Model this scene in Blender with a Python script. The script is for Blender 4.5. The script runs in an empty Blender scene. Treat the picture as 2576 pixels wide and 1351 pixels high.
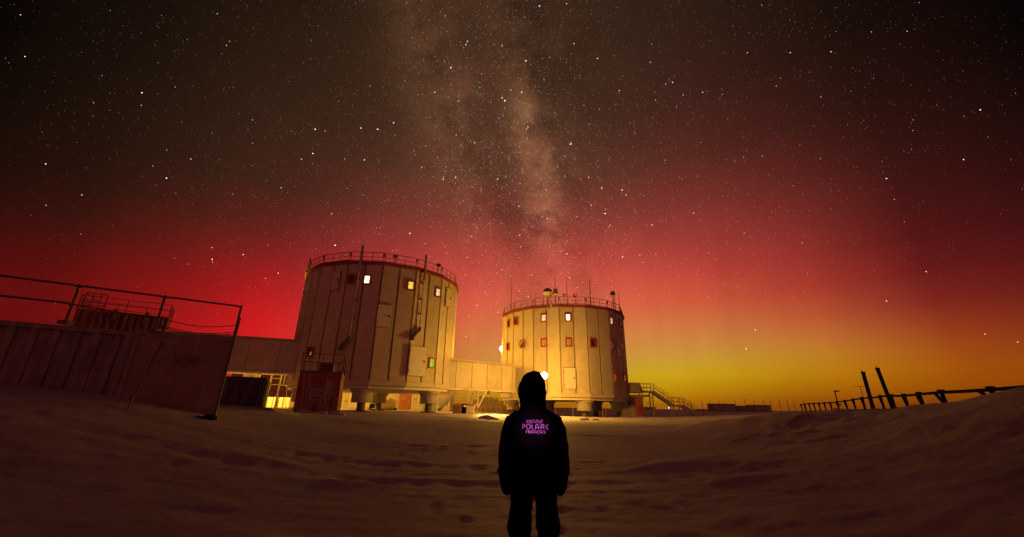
import bpy, bmesh, math, random
import numpy as np
from mathutils import Vector, Matrix
random.seed(7); rng = np.random.default_rng(11)
SC = bpy.context.scene
COL = SC.collection
R_ = math.radians

# ------------------------------------------------------------------ camera
FPX = 14/36*2576; U0, V0 = 1288, 675.5
PITCH, ROLL, EYE = 19.18, 0.8, 1.53
cam = bpy.data.cameras.new('camera'); cam.lens = 14; cam.sensor_width = 36; cam.sensor_fit = 'HORIZONTAL'
cam.clip_start = 0.1; cam.clip_end = 20000
camo = bpy.data.objects.new('camera', cam); COL.objects.link(camo)
CR = Matrix.Rotation(R_(90+PITCH), 3, 'X') @ Matrix.Rotation(R_(ROLL), 3, 'Z')
camo.matrix_world = Matrix.Translation((0, 0, EYE)) @ CR.to_4x4()
SC.camera = camo
def ray(u, v): return CR @ Vector(((u-U0)/FPX, -(v-V0)/FPX, -1))
def at(u, v, y):
    d = ray(u, v); return Vector((0, 0, EYE)) + d*(y/d.y)
def proj_dir(az, el):
    d = Vector((math.sin(az)*math.cos(el), math.cos(az)*math.cos(el), math.sin(el)))
    c = CR.transposed() @ d
    if c.z > -0.05: return None
    return U0+FPX*c.x/-c.z, V0-FPX*c.y/-c.z

# ------------------------------------------------------------------ render look
SC.render.engine = 'CYCLES'
SC.view_settings.view_transform = 'Standard'; SC.view_settings.look = 'None'
SC.view_settings.exposure = 0.0; SC.view_settings.gamma = 1.0; SC.view_settings.use_curve_mapping = False

# ------------------------------------------------------------------ sky: red and yellow aurora over twilight, Milky Way
def lin(c):
    return tuple(((x/255)/12.92 if x/255 <= .04045 else ((x/255+.055)/1.055)**2.4) for x in c)
SV = [0, 150, 300, 420, 490, 560, 630, 700, 770, 840, 900, 945, 990, 1020, 1040]
SU = [0, 300, 650, 950, 1200, 1450, 1700, 2000, 2300, 2576]
SKY = [
 [(6,4,2),(10,6,3),(17,9,5),(28,10,7),(37,10,8),(50,12,10),(72,11,11),(88,12,12),(96,12,14),(96,12,13),(94,12,12),(90,12,12),(84,12,11),(76,12,11),(66,12,10)],
 [(18,11,6),(23,14,8),(33,19,10),(42,22,13),(49,22,14),(64,22,15),(90,21,16),(112,20,16),(121,20,16),(120,19,16),(116,18,16),(112,18,15),(104,18,14),(92,18,13),(80,17,13)],
 [(34,21,12),(42,26,15),(51,30,19),(60,33,22),(68,33,23),(92,32,26),(124,30,27),(160,27,27),(194,27,29),(210,28,31),(208,32,32),(196,34,32),(172,34,28),(140,30,24),(112,28,21)],
 [(42,28,17),(54,34,21),(62,39,25),(75,42,29),(88,44,33),(117,48,41),(147,47,44),(172,46,44),(190,50,46),(204,60,48),(208,80,50),(200,92,42),(184,90,28),(156,74,20),(128,54,18)],
 [(56,34,23),(60,36,25),(68,42,29),(82,47,33),(92,50,37),(130,55,45),(170,64,54),(204,80,64),(220,98,70),(220,122,70),(214,142,64),(208,152,44),(200,140,18),(176,106,12),(148,78,14)],
 [(50,32,21),(56,35,24),(68,42,30),(84,48,35),(98,52,39),(132,58,48),(174,67,56),(204,82,66),(216,100,70),(216,124,70),(210,146,64),(206,162,34),(194,144,10),(164,96,10),(146,74,14)],
 [(44,28,18),(52,30,20),(71,36,28),(92,42,33),(115,48,40),(140,54,47),(167,62,53),(193,73,58),(206,93,60),(205,128,68),(200,152,52),(202,165,16),(188,131,8),(160,92,10),(138,70,16)],
 [(26,16,10),(40,20,14),(59,26,20),(85,34,28),(105,39,35),(125,44,40),(146,49,43),(166,54,44),(183,70,46),(195,110,56),(196,136,32),(191,130,10),(168,96,8),(142,74,9),(122,56,11)],
 [(12,8,5),(22,12,8),(39,16,12),(54,19,16),(66,21,18),(80,23,21),(96,25,25),(114,29,30),(138,43,32),(166,70,28),(175,93,17),(177,96,8),(158,82,6),(134,62,6),(108,44,8)],
 [(6,4,3),(11,7,5),(19,9,7),(30,11,9),(38,12,11),(52,13,13),(70,14,15),(84,17,17),(100,23,20),(122,38,18),(136,54,14),(138,58,8),(118,54,8),(96,40,8),(80,30,8)]]
SKYL = np.array([[lin(c) for c in col] for col in SKY])
def sky_sample(u, v):
    u = min(max(u, SU[0]), SU[-1]); v = min(max(v, SV[0]), SV[-1])
    i = max(0, min(len(SU)-2, int(np.searchsorted(SU, u))-1)); j = max(0, min(len(SV)-2, int(np.searchsorted(SV, v))-1))
    a = (u-SU[i])/(SU[i+1]-SU[i]); b = (v-SV[j])/(SV[j+1]-SV[j])
    return (1-a)*((1-b)*SKYL[i, j]+b*SKYL[i, j+1])+a*((1-b)*SKYL[i+1, j]+b*SKYL[i+1, j+1])
AZK = [-60, -50, -41, -33, -27, -20, -11, -2, 8, 18, 28, 38, 48, 60]
ELK = [-1.0, 0.5, 1.6, 2.8, 4.2, 6, 8, 10.5, 13.5, 17, 21, 26, 32, 39, 47, 58, 72, 90]
EMIN, EMAX = -2.0, 91.0
world = bpy.data.worlds.new('World'); SC.world = world; world.use_nodes = True
wt = world.node_tree; wt.nodes.clear()
def N(t, **k):
    n = wt.nodes.new(t)
    for a, b in k.items(): setattr(n, a, b)
    return n
def math_(op, a, b=None, c=None, clamp=False):
    n = N('ShaderNodeMath', operation=op); n.use_clamp = clamp
    for i, x in enumerate((a, b, c)):
        if x is None: continue
        if isinstance(x, (int, float)): n.inputs[i].default_value = x
        else: wt.links.new(x, n.inputs[i])
    return n.outputs[0]
def mixc(f, a, b, blend='MIX'):
    n = N('ShaderNodeMix', data_type='RGBA', blend_type=blend)
    for k, x in ((0, f), (6, a), (7, b)):
        if isinstance(x, (int, float)): n.inputs[k].default_value = x
        elif isinstance(x, tuple): n.inputs[k].default_value = (*x, 1)
        else: wt.links.new(x, n.inputs[k])
    return n.outputs[2]
tc = N('ShaderNodeTexCoord'); sep = N('ShaderNodeSeparateXYZ'); wt.links.new(tc.outputs['Generated'], sep.inputs[0])
el = math_('MULTIPLY', math_('ARCSINE', sep.outputs[2]), 180/math.pi)
az = math_('MULTIPLY', math_('ARCTAN2', sep.outputs[0], sep.outputs[1]), 180/math.pi)
elf = math_('DIVIDE', math_('SUBTRACT', el, EMIN), EMAX-EMIN, clamp=True)
def ramp_for(cols):
    r = N('ShaderNodeValToRGB'); e = r.color_ramp.elements; r.color_ramp.interpolation = 'LINEAR'
    while len(e) < len(cols): e.new(0.5)
    for k, c in enumerate(cols):
        e[k].position = (ELK[k]-EMIN)/(EMAX-EMIN); e[k].color = (*[float(x) for x in c], 1)
    wt.links.new(elf, r.inputs[0]); return r.outputs[0]
top_c = np.array(lin((36, 22, 15)))
def column(azd):
    out = []
    for e in ELK:
        p = proj_dir(R_(azd), R_(e))
        c = sky_sample(*p) if p else top_c
        w = min(max((e-50)/25, 0), 1)
        out.append((1-w)*c+w*top_c)
    return out
cur = ramp_for(column(AZK[0]))
for k in range(1, len(AZK)):
    f = N('ShaderNodeMapRange', interpolation_type='LINEAR')
    f.inputs[1].default_value = AZK[k-1]; f.inputs[2].default_value = AZK[k]; wt.links.new(az, f.inputs[0])
    cur = mixc(f.outputs[0], cur, ramp_for(column(AZK[k])))
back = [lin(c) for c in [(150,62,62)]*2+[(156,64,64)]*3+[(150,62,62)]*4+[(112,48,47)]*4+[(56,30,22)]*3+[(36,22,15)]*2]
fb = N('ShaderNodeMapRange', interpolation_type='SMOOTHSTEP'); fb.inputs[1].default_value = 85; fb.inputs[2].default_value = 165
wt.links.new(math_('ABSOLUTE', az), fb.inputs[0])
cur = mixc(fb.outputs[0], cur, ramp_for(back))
# Milky Way band
d1 = ray(1185, 0).normalized(); d2 = ray(1345, 640).normalized(); nrm = d1.cross(d2).normalized()
def dotv(v):
    n = N('ShaderNodeVectorMath', operation='DOT_PRODUCT'); wt.links.new(tc.outputs['Generated'], n.inputs[0]); n.inputs[1].default_value = v; return n.outputs['Value']
def noise(scale, det, rough, dist=0.0):
    n = N('ShaderNodeTexNoise'); n.inputs['Scale'].default_value = scale; n.inputs['Detail'].default_value = det
    n.inputs['Roughness'].default_value = rough; n.inputs['Distortion'].default_value = dist
    wt.links.new(tc.outputs['Generated'], n.inputs['Vector']); return n.outputs[0]
bd = dotv(nrm)
def bdv(u, v): return ray(u, v).normalized().dot(nrm)
n1 = noise(6, 9, .62); n2 = noise(16, 9, .66); n4 = noise(42, 6, .7)
def gauss(x, w): return math_('EXPONENT', math_('MULTIPLY', math_('POWER', math_('DIVIDE', x, w), 2), -1))
def rng_(x, a, b, c, d):
    m = N('ShaderNodeMapRange'); m.inputs[1].default_value = a; m.inputs[2].default_value = b; m.inputs[3].default_value = c; m.inputs[4].default_value = d; wt.links.new(x, m.inputs[0]); return m.outputs[0]
warp = math_('ADD', math_('MULTIPLY', math_('SUBTRACT', n1, .5), .10), math_('MULTIPLY', math_('SUBTRACT', n2, .5), .06))
bdw = math_('ADD', bd, warp)
def near(u, v, w):   # soft round patch of sky about a direction
    return gauss(math_('SUBTRACT', 1, dotv(ray(u, v).normalized())), w)
strand_r = math_('MULTIPLY', gauss(math_('SUBTRACT', bdw, bdv(1348, 450)), .048), math_('ADD', .06, math_('MULTIPLY', near(1345, 450, .020), .60)))
strand_l = math_('MULTIPLY', gauss(math_('SUBTRACT', bdw, bdv(1105, 330)), .07), math_('ADD', .015, math_('MULTIPLY', near(1110, 330, .035), .17)))
halo = math_('MULTIPLY', gauss(bdw, .19), .17)
mw = math_('ADD', math_('MULTIPLY', math_('ADD', strand_r, strand_l), math_('MULTIPLY', rng_(n2, .32, .68, .35, 1.5), rng_(n4, .32, .68, .45, 1.5))), math_('MULTIPLY', math_('MULTIPLY', halo, rng_(n1, .35, .66, .15, 1.5)), rng_(n2, .34, .66, .5, 1.4)))
elfade = N('ShaderNodeMapRange', interpolation_type='SMOOTHSTEP'); elfade.inputs[1].default_value = 8; elfade.inputs[2].default_value = 24
wt.links.new(el, elfade.inputs[0])
mw = math_('MULTIPLY', mw, elfade.outputs[0])
mwc = N('ShaderNodeVectorMath', operation='SCALE'); mwc.inputs[0].default_value = (.175, .074, .032); wt.links.new(mw, mwc.inputs['Scale'])
cur = mixc(1.0, cur, mwc.outputs[0], 'ADD')
# dust lanes dim the band
n5 = noise(9.5, 10, .66)
lane = math_('MULTIPLY', gauss(math_('SUBTRACT', bdw, bdv(1240, 340)), .05), rng_(n2, .40, .60, .3, 1.0))
dust = math_('MULTIPLY', gauss(bd, .15), rng_(n5, .50, .60, 0, 1))
lane = math_('MAXIMUM', lane, dust)
lane = math_('MULTIPLY', math_('MULTIPLY', lane, elfade.outputs[0]), .34)
lsc = N('ShaderNodeVectorMath', operation='SCALE'); wt.links.new(cur, lsc.inputs[0]); wt.links.new(math_('SUBTRACT', 1, lane), lsc.inputs['Scale']); cur = lsc.outputs[0]
# faint upright rays in the aurora
rc = N('ShaderNodeCombineXYZ'); wt.links.new(math_('MULTIPLY', az, .22), rc.inputs[0]); wt.links.new(math_('MULTIPLY', el, .012), rc.inputs[1])
rn = N('ShaderNodeTexNoise'); rn.inputs['Scale'].default_value = 1.0; rn.inputs['Detail'].default_value = 3; wt.links.new(rc.outputs[0], rn.inputs['Vector'])
rmask = math_('MULTIPLY', rng_(el, 3, 9, 0, 1), rng_(el, 14, 30, 1, 0)); rmask = math_('MULTIPLY', rmask, rng_(math_('ABSOLUTE', az), 25, 42, 1, 0))
rays = math_('ADD', 1, math_('MULTIPLY', math_('MULTIPLY', math_('SUBTRACT', rn.outputs[0], .5), .42), rmask))
rsc = N('ShaderNodeVectorMath', operation='SCALE'); wt.links.new(cur, rsc.inputs[0]); wt.links.new(rays, rsc.inputs['Scale']); cur = rsc.outputs[0]
# faint uneven airglow
n3 = noise(2.2, 3, .5)
ag = N('ShaderNodeMapRange'); ag.inputs[1].default_value = .3; ag.inputs[2].default_value = .7; ag.inputs[3].default_value = .88; ag.inputs[4].default_value = 1.12
wt.links.new(n3, ag.inputs[0])
sc_ = N('ShaderNodeVectorMath', operation='SCALE'); wt.links.new(cur, sc_.inputs[0]); wt.links.new(ag.outputs[0], sc_.inputs['Scale'])
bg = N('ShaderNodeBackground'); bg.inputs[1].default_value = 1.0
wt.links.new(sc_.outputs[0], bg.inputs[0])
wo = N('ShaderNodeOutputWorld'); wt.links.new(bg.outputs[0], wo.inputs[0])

# ------------------------------------------------------------------ materials
def mat(name, col, rough=.7, var=.12, scale=3.0, bump=0.0, bscale=20.0, metal=0.0, frost=0.0, fscale=(2, 2, .5), col2=None, emit=None, estr=0.0):
    m = bpy.data.materials.new(name); m.use_nodes = True; t = m.node_tree; b = t.nodes['Principled BSDF']
    b.inputs['Roughness'].default_value = rough; b.inputs['Metallic'].default_value = metal
    tcn = t.nodes.new('ShaderNodeTexCoord')
    nz = t.nodes.new('ShaderNodeTexNoise'); nz.inputs['Scale'].default_value = scale; nz.inputs['Detail'].default_value = 5; nz.inputs['Roughness'].default_value = .6
    t.links.new(tcn.outputs['Object'], nz.inputs['Vector'])
    r = t.nodes.new('ShaderNodeValToRGB'); e = r.color_ramp.elements
    e[0].position = .3; e[1].position = .72
    e[0].color = (*[max(0, c*(1-var)) for c in col], 1); e[1].color = (*[min(1, c*(1+var)) for c in (col2 or col)], 1)
    t.links.new(nz.outputs[0], r.inputs[0]); c = r.outputs[0]
    if frost > 0:
        mp = t.nodes.new('ShaderNodeMapping'); mp.inputs['Scale'].default_value = fscale; t.links.new(tcn.outputs['Object'], mp.inputs[0])
        n2 = t.nodes.new('ShaderNodeTexNoise'); n2.inputs['Scale'].default_value = 2.2; n2.inputs['Detail'].default_value = 7; n2.inputs['Roughness'].default_value = .68
        t.links.new(mp.outputs[0], n2.inputs['Vector'])
        r2 = t.nodes.new('ShaderNodeMapRange'); r2.inputs[1].default_value = .48; r2.inputs[2].default_value = .68; r2.inputs[3].default_value = 0; r2.inputs[4].default_value = frost
        t.links.new(n2.outputs[0], r2.inputs[0])
        mx = t.nodes.new('ShaderNodeMix'); mx.data_type = 'RGBA'; t.links.new(r2.outputs[0], mx.inputs[0]); t.links.new(c, mx.inputs[6]); mx.inputs[7].default_value = (.62, .6, .6, 1)
        c = mx.outputs[2]
    t.links.new(c, b.inputs['Base Color'])
    if bump > 0:
        nb = t.nodes.new('ShaderNodeTexNoise'); nb.inputs['Scale'].default_value = bscale; nb.inputs['Detail'].default_value = 4
        t.links.new(tcn.outputs['Object'], nb.inputs['Vector'])
        bp = t.nodes.new('ShaderNodeBump'); bp.inputs['Strength'].default_value = bump; bp.inputs['Distance'].default_value = .05
        t.links.new(nb.outputs[0], bp.inputs['Height']); t.links.new(bp.outputs[0], b.inputs['Normal'])
    if emit:
        b.inputs['Emission Strength'].default_value = estr
        if var > 0:
            mm = t.nodes.new('ShaderNodeMix'); mm.data_type = 'RGBA'; mm.blend_type = 'MULTIPLY'; mm.inputs[0].default_value = 1
            mm.inputs[6].default_value = (*emit, 1); r3 = t.nodes.new('ShaderNodeMapRange'); r3.inputs[1].default_value = .3; r3.inputs[2].default_value = .7; r3.inputs[3].default_value = 1-var; r3.inputs[4].default_value = 1+var
            t.links.new(nz.outputs[0], r3.inputs[0]); t.links.new(r3.outputs[0], mm.inputs[7]); t.links.new(mm.outputs[2], b.inputs['Emission Color'])
        else: b.inputs['Emission Color'].default_value = (*emit, 1)
    return m
M = {}
M['panel'] = mat('off_white_panel', (.53, .46, .36), .55, .17, .8, .3, 5, frost=.32, fscale=(1.5, 1.5, .25))
M['panel2'] = mat('off_white_panel_darker', (.48, .415, .325), .55, .17, .8, .3, 5, frost=.32, fscale=(1.5, 1.5, .25))
M['joint'] = mat('joint_strip', (.27, .215, .17), .7, .15)
M['hatch'] = mat('pale_hatch', (.60, .55, .52), .5, .06, 2, .08, 8, frost=.15)
M['under'] = mat('underside_white', (.62, .58, .52), .6, .12, 1.0, frost=.2)
M['redtrim'] = mat('red_trim', (.34, .026, .016), .5, .15, 4, frost=.12)
M['steel'] = mat('galvanised_steel', (.30, .28, .26), .5, .15, 6, metal=.3, frost=.25)
M['dsteel'] = mat('dark_steel', (.08, .07, .07), .55, .2, 6, frost=.25)
M['drum'] = mat('insulated_leg_drum', (.40, .35, .31), .7, .12, 2, .2, 8, frost=.2)
M['leg'] = mat('dark_leg', (.10, .08, .07), .6, .2, 3, frost=.15)
M['redcont'] = mat('red_container_paint', (.28, .022, .015), .5, .18, 2, .1, 12, frost=.45, fscale=(4, 4, .35))
M['dredcont'] = mat('dark_red_container_paint', (.16, .02, .016), .6, .2, 2, .1, 12, frost=.3, fscale=(3, 3, .4))
M['bluecont'] = mat('dark_blue_container_paint', (.035, .04, .065), .5, .2, 2, .1, 12, frost=.28, fscale=(4, 4, .3))
M['greycont'] = mat('frosted_grey_container_paint', (.19, .17, .175), .6, .2, 1.2, .15, 10, frost=.35, fscale=(2, 2, .35))
M['pinkcont'] = mat('faded_red_grey_container_paint', (.24, .19, .19), .6, .15, .8, .1, 10, frost=.25, fscale=(1, 1, .4))
M['whitecont'] = mat('white_container_paint', (.58, .52, .46), .5, .12, 2, frost=.25)
M['greencont'] = mat('green_white_container_paint', (.42, .48, .38), .5, .2, 2, frost=.2, col2=(.15, .32, .13))
M['orangecont'] = mat('orange_container_paint', (.42, .10, .04), .5, .2, 2, frost=.2)
M['darkpane'] = mat('dark_window_glass', (.03, .026, .024), .12, .3, 2)
M['palepane'] = mat('frosted_window_glass', (.42, .37, .33), .3, .25, 3)
M['frost'] = mat('frost_streak', (.40, .37, .36), .85, .25, 5, .3, 30)
M['plate'] = mat('white_number_plate', (.30, .27, .26), .5, .1)
M['ink'] = mat('dark_lettering', (.07, .06, .06), .6, .1)
M['wood'] = mat('frosted_timber', (.20, .13, .09), .8, .25, 4, .2, 20, frost=.3)
M['bamboo'] = mat('bamboo_pole', (.42, .30, .16), .7, .2, 6)
M['black'] = mat('black_fittings', (.008, .007, .007), .9, .2)
M['black'].node_tree.nodes['Principled BSDF'].inputs['Specular IOR Level'].default_value = .08
M['farb'] = mat('distant_building_paint', (.30, .31, .35), .7, .15, .5)
M['wallr'] = mat('red_brown_wall', (.26, .11, .09), .7, .12, .6, frost=.15)
def lit(name, c, s, var=.25): return mat(name, (.12, .11, .10), .4, var, 2.2, emit=c, estr=s)
M['lit_white'] = lit('lit_white_window', (1, .88, .62), 1.7, .1)
M['lit_pale'] = lit('lit_pale_window', (1, .80, .42), .85, .35)
M['lit_yellow'] = lit('lit_yellow_glow', (1, .62, .06), .95, .25)
M['lit_green'] = lit('lit_green_window', (.15, .8, .02), .7, .3)
M['lit_dimy'] = lit('dim_yellow_glow', (.75, .6, .12), .55, .6)
M['lit_violet'] = lit('dim_violet_window', (.55, .28, .5), .10, .5)
M['lit_orange'] = lit('dim_orange_window', (.95, .16, .04), .30, .4)
M['lamp'] = mat('lamp_globe_glow', (.9, .85, .7), .3, 0, emit=(1, .86, .5), estr=14)
M['lampred'] = mat('red_beacon_glow', (.5, .02, .02), .3, 0, emit=(1, .02, .03), estr=3)
M['lampblue'] = mat('blue_lamp_glow', (.1, .1, .5), .3, 0, emit=(.15, .25, 1), estr=6)
M['cloth'] = mat('black_parka_cloth', (.0055, .0045, .0065), .9, .25, 5, .3, 60)
M['trouser'] = mat('navy_trouser_cloth', (.004, .004, .006), .8, .25, 5, .3, 60)
M['mitten'] = mat('black_mitten_leather', (.004, .004, .006), .6, .25, 5, .3, 60)
M['fur'] = mat('hood_fur_trim', (.02, .016, .014), .95, .4, 30, .8, 150)
for _k in ('cloth', 'trouser', 'mitten'): M[_k].node_tree.nodes['Principled BSDF'].inputs['Specular IOR Level'].default_value = .02
M['skin'] = mat('skin', (.45, .27, .2), .55, .08, 8)
M['boot'] = mat('boot_rubber', (.015, .015, .017), .5, .2, 5)
M['print'] = mat('reflective_pink_print', (.85, .10, .62), .45, .5, 70, col2=(1.0, .32, .8))
# snow
def snow_material():
    m = bpy.data.materials.new('wind_packed_snow'); m.use_nodes = True; t = m.node_tree; b = t.nodes['Principled BSDF']
    b.inputs['Roughness'].default_value = .75; b.inputs['Specular IOR Level'].default_value = .25
    g = t.nodes.new('ShaderNodeTexCoord')
    def nz(scale, det, vec, rough=.6):
        n = t.nodes.new('ShaderNodeTexNoise'); n.inputs['Scale'].default_value = scale; n.inputs['Detail'].default_value = det; n.inputs['Roughness'].default_value = rough
        t.links.new(vec, n.inputs['Vector']); return n.outputs[0]
    mp = t.nodes.new('ShaderNodeMapping'); mp.inputs['Scale'].default_value = (.8, 1.35, 1); mp.inputs['Rotation'].default_value = (0, 0, .12); t.links.new(g.outputs['Object'], mp.inputs[0])
    a = nz(.55, 6, mp.outputs[0]); r = t.nodes.new('ShaderNodeValToRGB'); e = r.color_ramp.elements
    e[0].position = .3; e[0].color = (.48, .40, .58, 1); e[1].position = .66; e[1].color = (.69, .60, .82, 1)
    a2 = nz(6.5, 9, mp.outputs[0], .75); am_ = t.nodes.new('ShaderNodeMath'); am_.operation = 'MULTIPLY_ADD'; t.links.new(a2, am_.inputs[0]); am_.inputs[1].default_value = .85; sb_ = t.nodes.new('ShaderNodeMath'); sb_.operation = 'SUBTRACT'; t.links.new(a, sb_.inputs[0]); sb_.inputs[1].default_value = .42; t.links.new(sb_.outputs[0], am_.inputs[2]); t.links.new(am_.outputs[0], r.inputs[0]); t.links.new(r.outputs[0], b.inputs['Base Color'])
    h1 = nz(2.2, 11, mp.outputs[0], .74); h2 = nz(7, 8, mp.outputs[0], .75); h3 = nz(45, 4, g.outputs['Object'], .7)
    def mth(op, x, y):
        n = t.nodes.new('ShaderNodeMath'); n.operation = op
        for i, q in enumerate((x, y)):
            if isinstance(q, float): n.inputs[i].default_value = q
            else: t.links.new(q, n.inputs[i])
        return n.outputs[0]
    hh = mth('ADD', mth('ADD', mth('MULTIPLY', h1, 1.0), mth('MULTIPLY', h2, .40)), mth('MULTIPLY', h3, .12))
    bp = t.nodes.new('ShaderNodeBump'); bp.inputs['Strength'].default_value = 1.0; bp.inputs['Distance'].default_value = .20
    t.links.new(hh, bp.inputs['Height']); t.links.new(bp.outputs[0], b.inputs['Normal'])
    return m
M['snow'] = snow_material()

# ------------------------------------------------------------------ mesh helpers
class MB:
    def __init__(s): s.v = []; s.f = []
    def quad_box(s, corners):
        n = len(s.v); s.v += [tuple(c) for c in corners]
        s.f += [tuple(n+i for i in q) for q in ((0,3,2,1),(4,5,6,7),(0,1,5,4),(1,2,6,5),(2,3,7,6),(3,0,4,7))]; return s
    def box(s, c, size, mx=None):
        a, b, d = (x/2 for x in size)
        pts = [Vector((x, y, z)) for z in (-d, d) for x, y in ((-a,-b),(a,-b),(a,b),(-a,b))]
        if mx is not None: pts = [mx @ p for p in pts]
        c = Vector(c); return s.quad_box([p+c for p in pts])
    def bar(s, p, q, w, h=None, up=Vector((0, 0, 1))):
        p, q = Vector(p), Vector(q); d = (q-p).normalized()
        if abs(d.dot(up)) > .98: up = Vector((0, 1, 0))
        x = d.cross(up).normalized(); y = x.cross(d).normalized(); h = h or w
        return s.quad_box([p-x*w/2-y*h/2, p+x*w/2-y*h/2, p+x*w/2+y*h/2, p-x*w/2+y*h/2, q-x*w/2-y*h/2, q+x*w/2-y*h/2, q+x*w/2+y*h/2, q-x*w/2+y*h/2])
    def tube(s, pts, rad, n=10, cap=True):
        pts = [Vector(p) for p in pts]; rad = rad if isinstance(rad, (list, tuple)) else [rad]*len(pts)
        base = len(s.v); prev = None
        for i, p in enumerate(pts):
            d = (pts[min(i+1, len(pts)-1)]-pts[max(i-1, 0)]).normalized()
            up = Vector((0, 0, 1)) if abs(d.z) < .95 else Vector((0, 1, 0))
            x = d.cross(up).normalized() if prev is None else (prev - d*prev.dot(d)).normalized(); prev = x; y = d.cross(x)
            for k in range(n):
                a = 2*math.pi*k/n; s.v.append(tuple(p+(x*math.cos(a)+y*math.sin(a))*rad[i]))
        for i in range(len(pts)-1):
            for k in range(n):
                a = base+i*n+k; b = base+i*n+(k+1) % n; s.f.append((a, b, b+n, a+n))
        if cap:
            s.f.append(tuple(base+k for k in range(n))[::-1]); s.f.append(tuple(base+(len(pts)-1)*n+k for k in range(n)))
        return s
    def rings(s, rr, n=24, cap=True):
        # rr: list of (cx, cy, z, ax, ay)
        base = len(s.v)
        for cx, cy, z, ax, ay in rr:
            for k in range(n):
                a = 2*math.pi*k/n; s.v.append((cx+ax*math.cos(a), cy+ay*math.sin(a), z))
        for i in range(len(rr)-1):
            for k in range(n):
                a = base+i*n+k; b = base+i*n+(k+1) % n; s.f.append((a, b, b+n, a+n))
        if cap:
            s.f.append(tuple(base+k for k in range(n))[::-1]); s.f.append(tuple(base+(len(rr)-1)*n+k for k in range(n)))
        return s
    def mesh(s, name):
        me = bpy.data.meshes.new(name); me.from_pydata(s.v, [], s.f); me.update(); return me
    def build(s, name, m, parent=None, smooth=False):
        me = s.mesh(name); me.materials.append(m)
        if smooth: me.polygons.foreach_set('use_smooth', [True]*len(me.polygons))
        return link(name, me, parent)
def link(name, me, parent=None, mw=None):
    o = bpy.data.objects.new(name, me); COL.objects.link(o)
    if mw is not None: o.matrix_basis = mw
    if parent is not None: o.parent = parent
    return o
def empty(name, loc, label, cat, group=None, rz=0):
    o = bpy.data.objects.new(name, None); COL.objects.link(o); o.location = loc; o.rotation_euler = (0, 0, rz); o.empty_display_size = .2
    tag(o, label, cat, group); return o
def tag(o, label, cat, group=None):
    o['label'] = label; o['category'] = cat
    if group: o['group'] = group
    return o
def structure(o): o['kind'] = 'structure'; return o
def lamp_light(name, loc, parent, energy, col=(1, .48, .038), rad=.15):
    l = bpy.data.lights.new(name, 'POINT'); l.energy = energy; l.color = col; l.shadow_soft_size = rad
    o = bpy.data.objects.new(name, l); COL.objects.link(o); o.location = loc
    if parent is not None: o.parent = parent
    return o

# ------------------------------------------------------------------ terrain
CP = [(0,-8,0),(0,0,0),(.3,4,0),(-3,3,0),(3,3,0),(-6,0,.05),(4.8,4,.05),(0,9,.12),(-4,9,.3),(4,9,.2),
 (-6.5,8,.75),(-9,5,.9),(-13,3,1.6),(-7.4,11,.9),(-8.9,12.9,1.10),(-9.95,12.4,1.42),(-10.9,11.7,1.68),(-11.9,10.9,1.84),(-12.9,10.1,1.95),(-17,6,2.0),(-15,16,1.5),(-22,12,1.9),
 (-4,15,.5),(2,15,.4),(6,15,.5),(-7,20,.8),(0,24,.55),(7,24,.55),(-12.7,25.5,1.08),(-17.5,25.5,1.45),(-22,24,1.6),(-28,30,1.6),
 (-14,33,1.0),(-5,36,.62),(3,37,.38),(-2,37,.42),(0,44,.58),(2,50,.72),(-4,48,.75),(7,47,.6),(10,40,.45),(-14.7,41,.92),(-8.5,45,.8),(9.5,53,.48),(20,57,.56),(0,55,.55),(-20,60,.9),(-32,52,1.0),(-12,75,.75),
 (7,6.5,.55),(9,7,1.15),(11.8,9.5,2.0),(12.4,9,2.2),(15,8.5,2.6),(8.2,12,.85),(9.3,16,1.3),(10.2,15,1.5),(11.2,14.5,1.60),(12.2,14,1.64),(12.5,13,1.68),(12.5,12,1.70),(12.1,11,1.82),(12.2,10.5,1.93),(16,16,1.45),(15,13,1.6),(20,21,1.5),(26,29,1.65),(36,40,1.8),(12,21,.8),(18,31,.9),(14,30,.65),
 (26,48,1.0),(30,62,.8),(50,60,1.9),(22,12,1.9),(30,20,1.8),(-30,5,2.2),(-40,40,1.6),(0,110,.75),(60,110,1.0),(-60,110,1.0),(90,60,1.5),(-90,60,1.5),(20,-20,.5),(-20,-20,.8),(60,10,2.2)]
CPn = np.array(CP, float)
def _tps(r2): return np.where(r2 > 1e-9, .5*r2*np.log(np.maximum(r2, 1e-9)), 0)
_n = len(CPn); _K = _tps(((CPn[:, None, :2]-CPn[None, :, :2])**2).sum(-1))+np.eye(_n)*.6
_Pm = np.hstack([np.ones((_n, 1)), CPn[:, :2]]); _A = np.block([[_K, _Pm], [_Pm.T, np.zeros((3, 3))]])
_W = np.linalg.solve(_A, np.concatenate([CPn[:, 2], np.zeros(3)]))
def _vnoise(x, y, s):
    xi = np.floor(x).astype(int); yi = np.floor(y).astype(int); fx = x-xi; fy = y-yi
    def h(a, b):
        n = (a*374761393+b*668265263+s*2147483) & 0x7fffffff; n = ((n ^ (n >> 13))*1274126177) & 0x7fffffff; return ((n ^ (n >> 16)) & 0xffff)/65535.0
    fx = fx*fx*(3-2*fx); fy = fy*fy*(3-2*fy)
    return (h(xi, yi)*(1-fx)+h(xi+1, yi)*fx)*(1-fy)+(h(xi, yi+1)*(1-fx)+h(xi+1, yi+1)*fx)*fy - .5
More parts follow.
